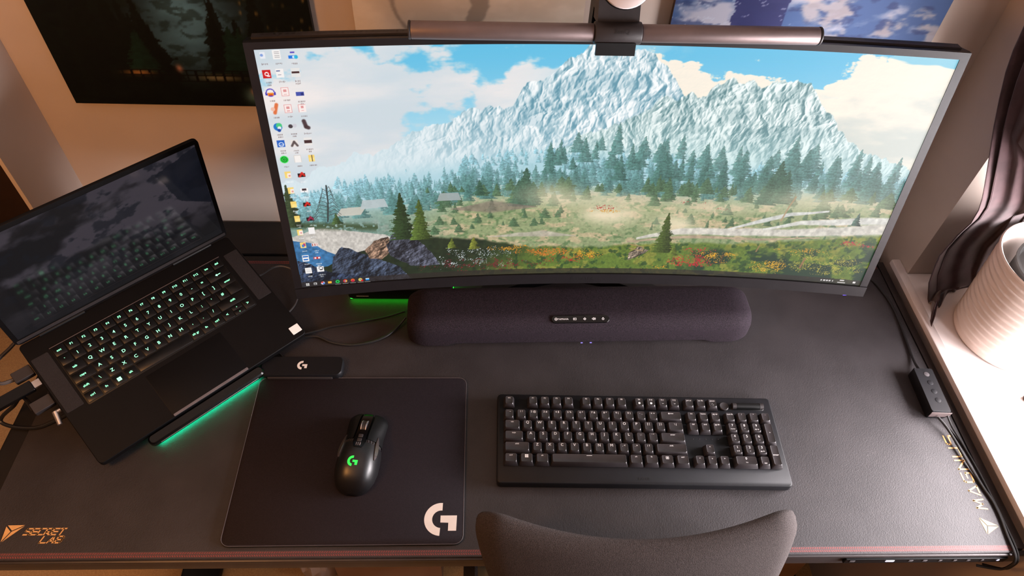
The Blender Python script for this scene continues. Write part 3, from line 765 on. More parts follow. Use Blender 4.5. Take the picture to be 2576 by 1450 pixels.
# ------------------------------------------------------------------ monitor
MC, MY, MT, MR = (161.8, 746.3, 164.1), R_(0.817), R_(10.214), 2749.4
def mon(s, tt, n=0.0):              # s along the arc, tt up, n towards the viewer (mm)
    a = s / MR
    lx = (MR - n) * np.sin(a); ly = -(MR - (MR - n) * np.cos(a))
    Y = ly * math.cos(MT) + tt * math.sin(MT); Z = MC[2] + tt * math.cos(MT) - ly * math.sin(MT)
    return MC[0] + math.cos(MY) * lx - math.sin(MY) * Y, MC[1] + math.sin(MY) * lx + math.cos(MY) * Y, Z
SW, SH = 880, 368
og = (165, 910, 0)
t = thing('curved_monitor', 'wide curved monitor with black bezel showing a mountain landscape desktop', 'monitor', og)
img = desktop(1320, 552)
painted('screen', img, lambda u, v: tuple(q - o_ for q, o_ in zip(mon((u - .5) * SW, (1 - v) * SH, 0.0), og)), paint_mat('screen_picture', 1.0, 0.45, 0.25, False), t)
NS = 36
def frame_strip(b, s0, s1, t0, t1, n0, n1, ns):
    rr = []
    for i in range(ns + 1):
        s_ = s0 + (s1 - s0) * i / ns
        rr.append([mon(s_, t0, n0), mon(s_, t0, n1), mon(s_, t1, n1), mon(s_, t1, n0)])
    b.rings(rr)
BZL, BZT, BZB = 11.0, 9.0, 19.0
b = B()
frame_strip(b, -SW / 2 - BZL, SW / 2 + BZL, SH, SH + BZT, -6, 1.6, NS)
frame_strip(b, -SW / 2 - BZL, -SW / 2, 0, SH, -6, 1.6, 2)
frame_strip(b, SW / 2, SW / 2 + BZL, 0, SH, -6, 1.6, 2)
b.build('bezel', M['bezel'], t, og)
b = B(); frame_strip(b, -SW / 2 - BZL, SW / 2 + BZL, -BZB, -0.2, -6, 3.0, NS)
chin = b.build('chin', M['bezel'], t, og)
b = B()                              # rear housing
hw, lo, hi = SW / 2 + BZL, -BZB, SH + BZT
def shell_layer(n0, n1, i0, i1):
    rr = []
    for i in range(NS + 1):
        k = -1 + 2 * i / NS
        rr.append([mon(k * (hw - i0), lo + i0 * .6, n0), mon(k * (hw - i0), hi - i0 * .6, n0), mon(k * (hw - i1), hi - i1 * .6, n1), mon(k * (hw - i1), lo + i1 * .6, n1)])
    b.rings(rr)
shell_layer(-6, -24, 0, 3); shell_layer(-24, -46, 60, 90)
b.build('rear_housing', M['black'], t, og)
b = B(); frame_strip(b, -SW / 2 - 2, SW / 2 + 2, SH + BZT - 4, SH + BZT + 2.2, -24, -10, NS)
b.build('top_strip', M['dkgrey'], t, og)
b = B()
for i in range(118):
    s_ = -430 + 860 * i / 117
    cs = [mon(s_ + dx, SH + BZT + 2.5, n) for dx, n in ((-1.6, -21), (1.6, -21), (1.6, -17.5), (-1.6, -17.5))]
    bs = len(b.v); b.v += cs; b.f.append((bs, bs + 1, bs + 2, bs + 3))
tag(b.build('vent_holes', M['engraved'], t, og, smooth=False), kind='stuff')
prep_texts(['PREDATOR', 'BenQ', 'YAMAHA', 'RAZER'])
b = B(); b.mesh(TEXTS['PREDATOR'], 7.5, (-2, -9.2, 0), lambda x, y, z: mon(x, y, 3.25)); b.build('lettering', M['engraved'], chin, og, smooth=False)
b = B(); c0 = mon(423, -BZB - .4, -1); b.rbox(c0[0] - 3, c0[0] + 3, c0[1] - 2.5, c0[1] + 1, c0[2] - 1.4, c0[2] + 1.2, .3); b.build('power_light', M['blueled'], chin, og)
b = B(); b.slab(70, 34, 6, [(2, 2), (0, 4), (0, 300), (2, 302)], 165, 905); b.build('stand_column', M['black'], t, og)
b = B(); b.rbox(125, 205, 826, 880, 255, 355, 6); b.build('stand_head', M['black'], t, og)
for sx in (-1, 1):
    b = B()
    pts = [(165, 905), (165 + sx * 90, 872), (165 + sx * 165, 838)]
    rr = []
    for (x, y), hw, hh in zip(pts, (30, 20, 13), (20, 15, 11)):
        rr.append([(x - hw * .25 * sx, y - hw, .4), (x + hw * .25 * sx, y + hw, .4), (x + hw * .2 * sx, y + hw * .8, hh), (x - hw * .2 * sx, y - hw * .8, hh)])
    b.rings(rr); b.build('stand_foot', M['black'], t, og)

# ------------------------------------------------------------------ light bar on the monitor
BC = Vector((159.5, 779.0, 560.0)); BD = Vector((math.cos(MY), math.sin(MY), 0))
og = tuple(BC)
t = thing('monitor_light_bar', 'long brushed grey light bar clipped over the monitor top edge', 'light bar', og)
def along(x, y, z): return (BC.x + BD.x * x - BD.y * y, BC.y + BD.y * x + BD.x * y, BC.z + z)
def xtube(b, x0, x1, r, cy=0, cz=0, n=32, rnd=1.2):
    rr = []
    for x, q in ((x0, r - rnd), (x0 + rnd * .3, r - rnd * .3), (x0 + rnd, r), (x1 - rnd, r), (x1 - rnd * .3, r - rnd * .3), (x1, r - rnd)):
        rr.append([along(x, cy + q * math.cos(2 * math.pi * k / n), cz + q * math.sin(2 * math.pi * k / n)) for k in range(n)])
    b.rings(rr)
b = B(); xtube(b, -247, -29, 10.6); b.build('tube', M['metal'], t, og)
b = B(); xtube(b, 29, 247, 10.6); b.build('tube', M['metal'], t, og)
for s_ in (-1, 1):
    b = B(); xtube(b, *((-250, -247.2) if s_ < 0 else (247.2, 250)), 10.9, rnd=.8); b.build('end_cap', M['dkgrey'], t, og)
b = B(); xtube(b, -28.5, 28.5, 13.2, 0, 0, 36, 1.5); cl = b.build('clamp', M['dkgrey'], t, og)
b = B(); b.mesh(TEXTS['BenQ'], 8, (3, 0, 0), lambda x, y, z: along(x, -13.4 * math.cos(R_(35) + y / 13.2), 13.4 * math.sin(R_(35) + y / 13.2) )); b.build('lettering', M['engraved'], cl, og, smooth=False)
b = B()
b.rings([[along(x, y, z) for y, z in ((-16, -21), (-11.5, -22), (-9, -9), (-13, -6))] for x in (-26, 22)])
b.build('clip_lip', M['black'], t, og)
b = B()
b.rings([[along(x, y, z) for y, z in ((2, 11), (10, 8), (34, 2), (38, 20), (28, 40), (14, 38))] for x in (-25, 25)])
b.build('neck', M['dkgrey'], t, og)
b = B(); b.rings([[along(x, y, z) for y, z in ((66, -70), (88, -74), (86, 2), (62, 16), (38, 18), (40, 6), (60, 2))] for x in (-22, 22)]); b.build('counterweight', M['black'], t, og)
b = B(); b.rings([[along(x, y, z) for y, z in ((22, -21.5), (46, -21.5), (40, 5), (24, 5))] for x in (-20, 20)]); b.build('saddle', M['black'], t, og)

# ------------------------------------------------------------------ webcam standing on the bar
WCx, WCy, WCz = 160, 772, 627
og = (161, 790, 590)
t = thing('webcam', 'round webcam with pale silver face standing on the light bar clamp', 'webcam', og)
dirv = Vector((-.12, -.86, .50)).normalized()
ux = dirv.cross(Vector((0, 0, 1))).normalized() * -1; uy = ux.cross(dirv) * -1
def WT(x, y, z): return Vector((WCx, WCy, WCz)) + ux * x + uy * y + dirv * z
def disc3(b, prof, n=40):
    b.rings([[WT(r * math.cos(2 * math.pi * k / n), r * math.sin(2 * math.pi * k / n), z) for k in range(n)] for r, z in prof])
b = B(); disc3(b, [(20, -34), (27, -30), (30, -18), (30, -5), (28, -2)]); b.build('body', M['black'], t, og)
b = B(); disc3(b, [(27.6, -1.8), (29.6, 0), (28.6, 3.2), (24, 5.2), (16, 6.6), (12.2, 7)]); b.build('face_ring', mat('pale_plastic', (196, 188, 188), .4, var=(50, (190, 182, 182))), t, og)
b = B(); disc3(b, [(12, 6.2), (11.8, 8), (9, 8.4), (5, 7.6)]); b.build('lens', M['gloss'], t, og)
b = B(); b.rbox(126, 148, 800, 840, 590, 668, 8, r=9, n=4); b.build('hinge', M['black'], t, og)

# ------------------------------------------------------------------ soundbar
SBx, SBy, SBr = 170.7, 766.8, R_(1.33)
t = thing('soundbar', 'dark fabric soundbar with rounded ends under the monitor', 'soundbar', (SBx, SBy, 0), (0, 0, SBr))
def sb_section(x):
    e = max(0.0, abs(x) - 262) / 38.0
    k = math.sqrt(max(0.0, 1 - e * e))
    d_ = 94 * (0.62 + 0.38 * k); h_top = 64 - (1 - k) * 14; cy = 0
    mid = sm(236.0, 216.0, np.array(float(abs(x))))
    zb = 0.4 + 6.6 * float(mid) + (1 - k) * 9
    pts = []
    y0, y1 = -d_ / 2, d_ / 2
    rf, rb, rl = 27 * (0.7 + .3 * k), 20 * (0.7 + .3 * k), 9
    for cyy, cz, r, a0, a1 in ((y0 + rl + 1, zb + rl, rl, 270, 180), (y0 + rf + 1.5, h_top - rf, rf, 180, 90), (y1 - rb, h_top - rb, rb, 90, 0), (y1 - rl, zb + rl, rl, 0, -90)):
        for i in range(7):
            a = R_(a0 + (a1 - a0) * i / 6); pts.append((x, cyy + r * math.cos(a), cz + r * math.sin(a)))
    return pts
xs = [-300, -299.5, -298, -295, -290, -283, -275, -266, -255, -240, -236, -231, -226, -221, -216, -200] + list(range(-160, 161, 40)) + [200, 216, 221, 226, 231, 236, 240, 255, 266, 275, 283, 290, 295, 298, 299.5, 300]
b = B(); b.rings([sb_section(x) for x in xs]); b.build('body', M['fabric'], t)
pa = R_(24)
def SBT(x, y, z): return (x - 5, -33.5 + y * math.cos(pa) - z * math.sin(pa) * 1.0, 61.0 + y * math.sin(pa) + z * math.cos(pa))
b = B(); b.slab(99, 13.5, 6.7, [(0, -3), (0, 0.6), (.7, 1.2)], T=SBT, n=8); pn = b.build('control_panel', M['gloss'], t)
b = B(); b.mesh(TEXTS['YAMAHA'], 4.6, (-30, -.2, 1.4), SBT)
for k in range(12):
    a0, a1 = 2 * math.pi * k / 12, 2 * math.pi * (k + 1) / 12
    bs = len(b.v); b.v += [SBT(-42 + r * math.cos(a), r * math.sin(a), 1.4) for a, r in ((a0, 2.5), (a1, 2.5), (a1, 1.9), (a0, 1.9))]; b.f.append((bs, bs + 1, bs + 2, bs + 3))
for k in range(3):
    a = R_(90 + 120 * k); add_strokes(b, [[(-42, 0), (-42 + 1.7 * math.cos(a), 1.7 * math.sin(a))]], .6, SBT, 1.4)
b.build('lettering', M['legend'], pn, smooth=False)
icons = [
    [[(-9.5, 1.6), (-12, 1.6), (-12, -1.6), (-9.5, -1.6)], [(-10.5, 1.6), (-7.5, 1.6), (-7.5, -1.6), (-10.5, -1.6)], [(-12.5, 0), (-9.6, 0)]],
    [[(5, .7), (6, .7), (7.6, 2), (7.6, -2), (6, -.7), (5, -.7), (5, .7)], [(8.6, 1), (9.2, 0), (8.6, -1)]],
    [[(20, .7), (21, .7), (22.6, 2), (22.6, -2), (21, -.7), (20, -.7), (20, .7)], [(23.6, 1), (24.2, 0), (23.6, -1)], [(24.8, 1.7), (25.7, 0), (24.8, -1.7)]],
    [[(38.2, 1.2), (36.9, .2), (37.1, -1.3), (38.6, -2), (40.1, -1.3), (40.3, .2), (39, 1.2)], [(38.6, 2.2), (38.6, .4)]]]
for ic in icons:
    b = B(); add_strokes(b, ic, .75, SBT, 1.4); b.build('touch_icon', M['legend'], pn, smooth=False)
for x in (1.5, 17.5):
    b = B(); b.rbox(x - 1.8, x + 1.8, -46.6, -45.0, 8.8, 10.2, .3); b.build('status_light', M['violetled'], t)
b = B(); b.box(-215, 215, -36, 40, 0.4, 8); b.build('underside', M['rubber'], t)

# ------------------------------------------------------------------ keyboard
KW, KD = 448, 155
t = thing('keyboard', 'full size black mechanical keyboard with white legends on the mat', 'keyboard', (247.7, 531.7, 0), (0, 0, R_(-1.0)))
b = B(); b.slab(KW, KD, 7, [(2, 0.4), (0.3, 2), (0, 13), (.6, 15), (2, 16)], n=5); b.build('case', M['softblack'], t)
U_ = 19.05
kx0, ky0 = -KW / 2 + 9.5, KD / 2 - 9
rows = []
def row(y, items): rows.append((y, items))
A1 = 0.0
row(0, [('esc', 0, 1), ('F1', 2, 1), ('F2', 3, 1), ('F3', 4, 1), ('F4', 5, 1), ('F5', 6.5, 1), ('F6', 7.5, 1), ('F7', 8.5, 1), ('F8', 9.5, 1), ('F9', 11, 1), ('F10', 12, 1), ('F11', 13, 1), ('F12', 14, 1), ('prt sc', 15.25, 1), ('scr lk', 16.25, 1), ('pause', 17.25, 1)])
row(1.28, [('` ~', 0, 1)] + [(s_, i + 1, 1) for i, s_ in enumerate(('1 !', '2 @', '3 #', '4 $', '5 %', '6 ^', '7 &', '8 *', '9 (', '0 )', '- _', '= +'))] + [('<--', 13, 2), ('ins', 15.25, 1), ('home', 16.25, 1), ('pg up', 17.25, 1), ('num lk', 18.5, 1), ('/', 19.5, 1), ('*', 20.5, 1), ('-', 21.5, 1)])
row(2.28, [('tab', 0, 1.5)] + [(s_, i + 1.5, 1) for i, s_ in enumerate('QWERTYUIOP')] + [('[ {', 11.5, 1), ('] }', 12.5, 1), ('\\ |', 13.5, 1.5), ('del', 15.25, 1), ('end', 16.25, 1), ('pg dn', 17.25, 1), ('7', 18.5, 1), ('8', 19.5, 1), ('9', 20.5, 1), ('+', 21.5, 1, 2)])
row(3.28, [('caps', 0, 1.75)] + [(s_, i + 1.75, 1) for i, s_ in enumerate('ASDFGHJKL')] + [('; :', 10.75, 1), ("' \"", 11.75, 1), ('enter', 12.75, 2.25), ('4', 18.5, 1), ('5', 19.5, 1), ('6', 20.5, 1)])
row(4.28, [('shift', 0, 2.25)] + [(s_, i + 2.25, 1) for i, s_ in enumerate('ZXCVBNM')] + [(', <', 9.25, 1), ('. >', 10.25, 1), ('/ ?', 11.25, 1), ('shift', 12.25, 2.75), ('^', 16.25, 1), ('1', 18.5, 1), ('2', 19.5, 1), ('3', 20.5, 1), ('enter', 21.5, 1, 2)])
row(5.28, [('ctrl', 0, 1.25), ('WIN', 1.25, 1.25), ('alt', 2.5, 1.25), ('SPACE', 3.75, 6.25), ('alt', 10, 1.25), ('fn', 11.25, 1.25), ('MENU', 12.5, 1.25), ('ctrl', 13.75, 1.25), ('<', 15.25, 1), ('v', 16.25, 1), ('>', 17.25, 1), ('0', 18.5, 2), ('.del', 20.5, 1)])
allk = sorted({it[0] for _, r in rows for it in r} - {'WIN', 'SPACE', 'MENU', '<--', '.del'} | {'del', 'home', 'end', 'pg up', 'pg dn', 'ins'})
prep_texts(allk)
SUB = {'7': 'home', '9': 'pg up', '1': 'end', '3': 'pg dn', '0': 'ins', '8': '^', '2': 'v', '4': '<', '6': '>'}
capcache = {}
def keycap(wu, hu):
    k = (wu, hu)
    if k not in capcache:
        w, h = wu * U_ - 1.0, hu * U_ - 1.0
        bb = B()
        bb.rings([[(x, y + sh, z) for x, y in rrect(w - 2 * ix, h - 2 * iy, r, 2)] for ix, iy, r, z, sh in
                  ((.2, .2, 1.2, 17.2, 0), (.2, .2, 1.2, 18.4, 0), (3.0, 2.0, 1.8, 26.4, .6), (3.4, 2.4, 1.8, 26.9, .7), (4.6, 3.4, 1.4, 26.5, .7))])
        o = bb.build('key', M['key'], t, angle=30)
        capcache[k] = o.data
        return o
    o = bpy.data.objects.new('key', capcache[k]); COL.objects.link(o); o.parent = t
    return o
ck = 0
for yr, items in rows:
    for it in items:
        s_, x, wu = it[:3]; hu = it[3] if len(it) > 3 else 1
        o = keycap(wu, hu)
        cx = kx0 + (x + wu / 2) * U_; cy = ky0 - (yr + hu / 2) * U_
        o.location = (cx * MM, cy * MM, 0)
        b = B(); z = 27.05
        big = len(s_) == 1 and s_.isalnum()
        pair = len(s_) == 3 and s_[1] == ' '
        if s_ == 'WIN':
            for ax, ay in ((-1.35, 1.35), (1.35, 1.35), (-1.35, -1.35), (1.35, -1.35)):
                bs = len(b.v); b.v += [(ax + px, ay + py + 3.2, z) for px, py in ((-1.2, -1.2), (1.2, -1.2), (1.2, 1.2), (-1.2, 1.2))]; b.f.append((bs, bs + 1, bs + 2, bs + 3))
        elif s_ == 'SPACE': add_strokes(b, [[(-4, 5.0), (4, 5.0)]], .7, lambda x_, y_, z_: (x_, y_, z), 0)
        elif s_ == 'MENU': add_strokes(b, [[(-2, 5), (2, 5), (2, 1), (-2, 1), (-2, 5)], [(-1, 3.8), (1, 3.8)], [(-1, 3), (1, 3)], [(-1, 2.2), (1, 2.2)]], .5, lambda x_, y_, z_: (x_, y_, z), 0)
        elif s_ == '<--': add_strokes(b, [[(-4, 4), (4, 4)], [(-2.6, 5.2), (-4, 4), (-2.6, 2.8)]], .7, lambda x_, y_, z_: (x_, y_, z), 0)
        elif s_ == '.del': b.mesh(TEXTS['del'], 3.6, (0, -3.6, z))
        elif s_ in ('^', 'v', '<', '>') or (hu == 2):
            b.mesh(TEXTS[s_], 4.2, (0, 3.0 if hu == 1 else 1, z))
        elif s_ in SUB and x >= 18.4:
            b.mesh(TEXTS[s_], 5.6, (0, 3.6, z)); b.mesh(TEXTS[SUB[s_]], 3.0, (0, -2.6, z))
        elif big: b.mesh(TEXTS[s_], 6.2, (0, 3.5, z))
        elif pair: b.mesh(TEXTS[s_], 4.6, (0, 3.8, z))
        else: b.mesh(TEXTS[s_], 3.5, (0, 4.4, z))
        if s_ in ('F9', 'F10'):
            for k in range(10):
                a0, a1 = 2 * math.pi * k / 10, 2 * math.pi * (k + 1) / 10
                bs = len(b.v); b.v += [(0, -1.8, z), (1.9 * math.cos(a0), -1.8 + 1.9 * math.sin(a0), z), (1.9 * math.cos(a1), -1.8 + 1.9 * math.sin(a1), z)]; b.f.append((bs, bs + 1, bs + 2))
        if s_ in ('F11', 'F12'): add_strokes(b, [[(-1.2, -1.6), (0, -2.4), (1.2, -1.6)]], .5, lambda x_, y_, z_: (x_, y_, z), 0)
        if s_ == 'pause':
            arc = [(1.6 * math.cos(R_(a)), -2 + 1.6 * math.sin(R_(a))) for a in range(100, 340, 20)]
            add_strokes(b, [arc], .8, lambda x_, y_, z_: (x_, y_, z), 0)
        lg = b.build('legend', M['legend'], o, smooth=False)
# media button and roller
mx = kx0 + 18.95 * U_; my = ky0 - .5 * U_
b = B(); b.lathe([(7.6, 16.05), (7.6, 18.5), (6.6, 19.2), (6.2, 19)], 24, mx - 2, my); b.build('media_button', M['dkgrey'], t)
b = B(); b.slab(55, 13, 5, [(0, 16.02), (.6, 16.6)], mx + 36.5, my + .5); b.build('roller_well', M['black'], t)
for x0, x1, mm_ in ((mx + 11.5, mx + 18, 'dkgrey'), (mx + 18.5, mx + 55.5, 'black'), (mx + 56, mx + 62, 'dkgrey')):
    b = B(); n = 24
    b.rings([[(x, my + .5 + 5.2 * math.cos(2 * math.pi * k / n), 18.4 + 5.2 * math.sin(2 * math.pi * k / n)) for k in range(n)] for x in (x0, x1)])
    b.build('roller', M[mm_], t)
b = B(); b.mesh(TEXTS['RAZER'], 6, (-2, -KD / 2 + 9, 16.15)); b.build('lettering', M['engraved'], t, smooth=False)
for k in range(5):
    b = B(); b.lathe([(.7, 16.05), (.6, 16.4)], 8, kx0 + (15.7 + k * .52) * U_, ky0 - 3.6 * U_); b.build('indicator', M['greyled'], t)

# ------------------------------------------------------------------ charging mouse pad with its receiver box
t = thing('mouse_pad', 'black rectangular mouse pad with white letter mark and receiver box', 'mouse pad', (-195.4, 511.4, 0), (0, 0, R_(0.16)))
b = B(); b.slab(341, 281, 13, [(0, 0.3), (0, 1.6), (.6, 2.0)]); b.build('base', M['rubber'], t)
b = B(); b.slab(340, 280, 13, [(.8, 2.02), (.4, 3.2), (1.2, 3.8)]); b.build('surface', M['padcloth'], t)
rim = rrect(339.4, 279.4, 12.6, 5)
b = B(); pts = [(x, y, 3.55) for x, y in rim]; b.tube(pts + [pts[0]], .45, 5); b.build('rim', M['notch'], t)
b = B(); add_G(b, 24.5, lambda x, y, z: (137.5 + x, -103.5 + y, 3.95)); b.build('emblem', M['white'], t, smooth=False)
b = B(); b.slab(134, 38, 10, [(1, 0.5), (0, 2), (0, 12), (1.5, 14)], -103.5, 157.5, 5); rb = b.build('receiver', M['softblack'], t)
b = B(); b.rbox(-158, -52, 136.2, 139.6, 3.9, 8.5, .6); b.build('contact_strip', M['dkgrey'], rb)
b = B(); add_G(b, 8.6, lambda x, y, z: (-103 + x, 158 + y, 14.15)); b.build('emblem', M['white'], rb, smooth=False)

# ------------------------------------------------------------------ mouse
t = thing('gaming_mouse', 'black wireless gaming mouse with glowing green letter mark', 'mouse', (-184, 508, 3.9), (0, 0, R_(-6.5)))
def m_half(l):     # l -65 (rear) .. 65 (front)
    return float(np.interp(l, [-65, -62, -56, -45, -30, -10, 10, 25, 40, 55, 62, 65], [8, 17, 24, 30, 33, 33, 30.5, 29.5, 30.5, 31, 28, 24]))
def m_top(l):
    return float(np.interp(l, [-65, -60, -50, -35, -15, 0, 15, 30, 45, 58, 65], [9, 18, 29, 37, 39.5, 38, 34.5, 30, 25, 20, 15]))
def m_pt(l, w, off=0.0):
    a = m_half(l); h_ = m_top(l)
    z = 2 + (h_ - 2) * max(0.0, 1 - abs(w) ** 2.6) ** 0.5
    x = w * a
    return (x * (1 + off / 40), l, z + off)
def patch(name, ls, ws, material, off=0.0, thick=3.0, parent=None):
    b = B(); top = [[m_pt(l, w(l) if callable(w) else w, off) for w in ws] for l in ls]
    n, k = len(ls), len(ws)
    b.v += [q for r in top for q in r]
    b.v += [(x * .92, y, max(.6, z - thick)) for r in top for (x, y, z) in r]
    N = n * k
    for i in range(n - 1):
        for j in range(k - 1):
            q = (i * k + j, i * k + j + 1, (i + 1) * k + j + 1, (i + 1) * k + j)
            b.f.append(q); b.f.append(tuple(N + v for v in reversed(q)))
    for i in range(n - 1):
        for j in (0, k - 1):
            q = (i * k + j, (i + 1) * k + j, N + (i + 1) * k + j, N + i * k + j)
            b.f.append(q if j else tuple(reversed(q)))
    for j in range(k - 1):
        for i in (0, n - 1):
            q = (i * k + j, N + i * k + j, N + i * k + j + 1, i * k + j + 1)
            b.f.append(q if i == 0 else tuple(reversed(q)))
    return b.build(name, material, parent or t, angle=50)
lin_ = lambda a, c_, n: [a + (c_ - a) * i / (n - 1) for i in range(n)]
b = B(); rr = []
for l in [-64.5, -62, -56, -48, -35, -20, 0, 20, 40, 52, 60, 63]:
    a = m_half(l) * .9; rr.append([(a * math.cos(th), l, .5 + (m_top(l) * .72) * max(0, math.sin(th)) if math.sin(th) > 0 else .5) for th in [math.pi * k / 16 for k in range(17)]])
b.rings(rr); b.build('chassis', M['black'], t)
mshell = mat('mouse_shell', (20, 19, 21), 0.36, var=(60, (17, 16, 18)))
ws_full = [math.copysign(abs(q) ** .75, q) * .995 for q in lin_(-1, 1, 27)]
shell = patch('palm_shell', [-65, -64, -62, -59, -55, -50, -44, -37, -30, -22, -14, -6, 1, 6], ws_full, mshell, 0, 3)
patch('click_button', lin_(12, 65, 14), [math.copysign(abs(q) ** .85, q) for q in lin_(-.99, -.30, 12)], M['black'], .3, 4)
patch('click_button', lin_(12, 65, 14), [math.copysign(abs(q) ** .85, q) for q in lin_(.30, .99, 12)], M['black'], .3, 4)
patch('centre_spine', [-4, 0, 6, 12, 20, 30, 40, 50, 58, 64], [lambda l, q=q: q * float(np.interp(l, [-4, 4, 20, 64], [.18, .30, .27, .25])) for q in lin_(-1, 1, 9)], M['gloss'], 1.2, 6)
for s_ in (-1, 1):
    patch('grip_strip', lin_(6.6, 11.4, 4), [s_ * q for q in lin_(.32, .97, 8)], M['dkgrey'], -.6, 3)
    for k in range(4):
        b = B(); q0 = m_pt(7.2, s_ * (.42 + .12 * k)); q1 = m_pt(11, s_ * (.42 + .12 * k)); b.tube([q0, q1], .7, 6); b.build('rib', M['dkgrey'], t)
b = B(); n = 20
b.rings([[(x, 36 + 11.5 * math.cos(2 * math.pi * k / n), 22.5 + 11.5 * math.sin(2 * math.pi * k / n)) for k in range(n)] for x in (-4, -3.2, 3.2, 4)]); wh = b.build('scroll_wheel', M['dkgrey'], t)
b = B()
for x in (-4.1, 3.1):
    b.rings([[(xx, 36 + 11.9 * math.cos(2 * math.pi * k / n), 22.5 + 11.9 * math.sin(2 * math.pi * k / n)) for k in range(n)] for xx in (x, x + 1)])
b.build('wheel_rim', M['silver'], wh)
for l, mm_ in ((16, 'dkgrey'), (8, 'dkgrey')):
    b = B(); zc = m_top(l) + 1.4; b.rbox(-3.4, 3.4, l - 3, l + 3, zc - 2, zc + .9, .7); b.build('speed_button', M[mm_], t)
for x in (-2.6, 0, 2.6):
    b = B(); b.tube([(x, -2, m_top(-2) + 1.7), (x * 1.1, 3, m_top(3) + 1.7)], .8, 6); b.build('indicator_bar', M['metal'], t)
for s_ in (-1, 1):
    b = B()
    rr_ = []
    for l, wd, hh in ((-18, .4, .4), (-14, 2.2, 1.6), (-6, 3.4, 2.6), (4, 3.4, 2.8), (12, 2.6, 2.2), (22, .5, .5)):
        q = Vector(m_pt(l, s_ * .80)); ox = Vector((s_ * .62, 0, -.5)).normalized(); oz = Vector((s_ * .5, 0, .62)).normalized()
        c_ = q + oz * 1.2
        rr_.append([tuple(c_ - ox * wd - oz * hh), tuple(c_ + ox * wd - oz * hh * .6), tuple(c_ + ox * wd * .8 + oz * hh * .7), tuple(c_ - ox * wd * .7 + oz * hh * .5)])
    b.rings(rr_)
    b.build('side_button', mat('side_gloss', (120, 112, 112), .18, .8, var=(50, (112, 104, 104))), t)
def MG(x, y, z): q = m_pt(-27 + y, (x - 1.5) / m_half(-27 + y)); return (q[0], q[1], q[2] + .35)
b = B(); add_G(b, 8.0, MG, 0); b.build('emblem', mat('green_mark', (20, 120, 50), .5, emit=((50, 255, 90), .85), var=(60, (21, 122, 51))), shell, smooth=False)

# ------------------------------------------------------------------ laptop stand with underglow, laptop on it
LP, LYAW, LPIT = (-427.9, 605.2, 27.6), R_(43.5), R_(16.5)
eu = Vector((math.cos(LYAW), math.sin(LYAW), 0))
ev = Vector((-math.sin(LYAW) * math.cos(LPIT), math.cos(LYAW) * math.cos(LPIT), math.sin(LPIT)))
en = eu.cross(ev)
def LW(u, v, n): return Vector(LP) + eu * u + ev * v + en * n
hz = Vector((-math.sin(LYAW), math.cos(LYAW), 0))
og = (LP[0], LP[1], 0)
t = thing('laptop_stand', 'sloping black laptop stand with green light under its front lip', 'laptop stand', og)
b = B(); b.slab(196, 215, 12, [(.6, -19.4), (0, -18.8), (0, -16.8), (.6, -16.2)], -12, 106, T=LW); b.build('plate', M['lapblack'], t, og)
b = B(); b.slab(196, 17, 8, [(1, -18.0), (0, -17), (0, -8.5), (2.5, -6)], -12, -8.8, T=LW, n=6); b.build('front_lip', M['gloss'], t, og)
b = B()                                # wedge body down to the desk
base = []
for u, v in ((-104, 8), (80, 8), (80, 205), (-104, 205)): base.append((LW(u, v, -19.5), u, v))
lowr = [(LW(-104, 8, -19.5).x, LW(-104, 8, -19.5).y, .4), (LW(80, 8, -19.5).x, LW(80, 8, -19.5).y, .4), (LW(80, 205, -19.5).x, LW(80, 205, -19.5).y, .4), (LW(-104, 205, -19.5).x, LW(-104, 205, -19.5).y, .4)]
b.rings([lowr, [tuple(q[0]) for q in base]]); b.build('wedge', M['lapblack'], t, og)
b = B()
rr = []
for u in (-98, 74):
    rr.append([LW(u, -13.2, -18.2), LW(u, -9.5, -18.2), LW(u, -9.5, -19.0), LW(u, -13.2, -19.0)])
b.rings(rr); b.build('light_strip', M['teal'], t, og)
b = B(); b.tube([LW(-96, -17.4, -12), LW(72, -17.4, -12)], .5, 6); b.build('lip_edge', M['silver'], t, og)

t = thing('laptop', 'open black laptop with green backlit keys on a sloping stand', 'laptop', LP, (LPIT, 0, LYAW))
LWd, LDp = 355, 235
b = B(); b.slab(LWd, LDp, 7, [(3, -15.6), (.4, -13), (0, -1), (.8, 0)], 0, LDp / 2); b.build('base', M['lapblack'], t)
b = B(); b.slab(288, 115, 3, [(0, .02), (.2, .12)], -1, 148.5); deck = b.build('key_well', M['black'], t)
b = B(); b.box(-145, 143, 205.4, 206.3, .1, .7); b.build('well_edge', M['metal'], t)
b = B(); b.slab(130, 80, 3, [(0, .02), (.3, .14)], 3, 43); b.build('trackpad', M['lapblack'], t)
for x in (-161.5, 162):
    b = B(); b.slab(25, 106, 2, [(0, .02), (.2, .25)], x, 150); b.build('speaker_grille', M['grille'], t)
b = B(); b.slab(128, 4.4, 1.2, [(0, .02), (.2, .35)], 3, 3.0); b.build('thumb_notch', M['notch'], t)
b = B(); b.slab(17, 15, 1, [(0, .05), (.1, .25)], 166, 16); b.build('sticker', M['white'], t)
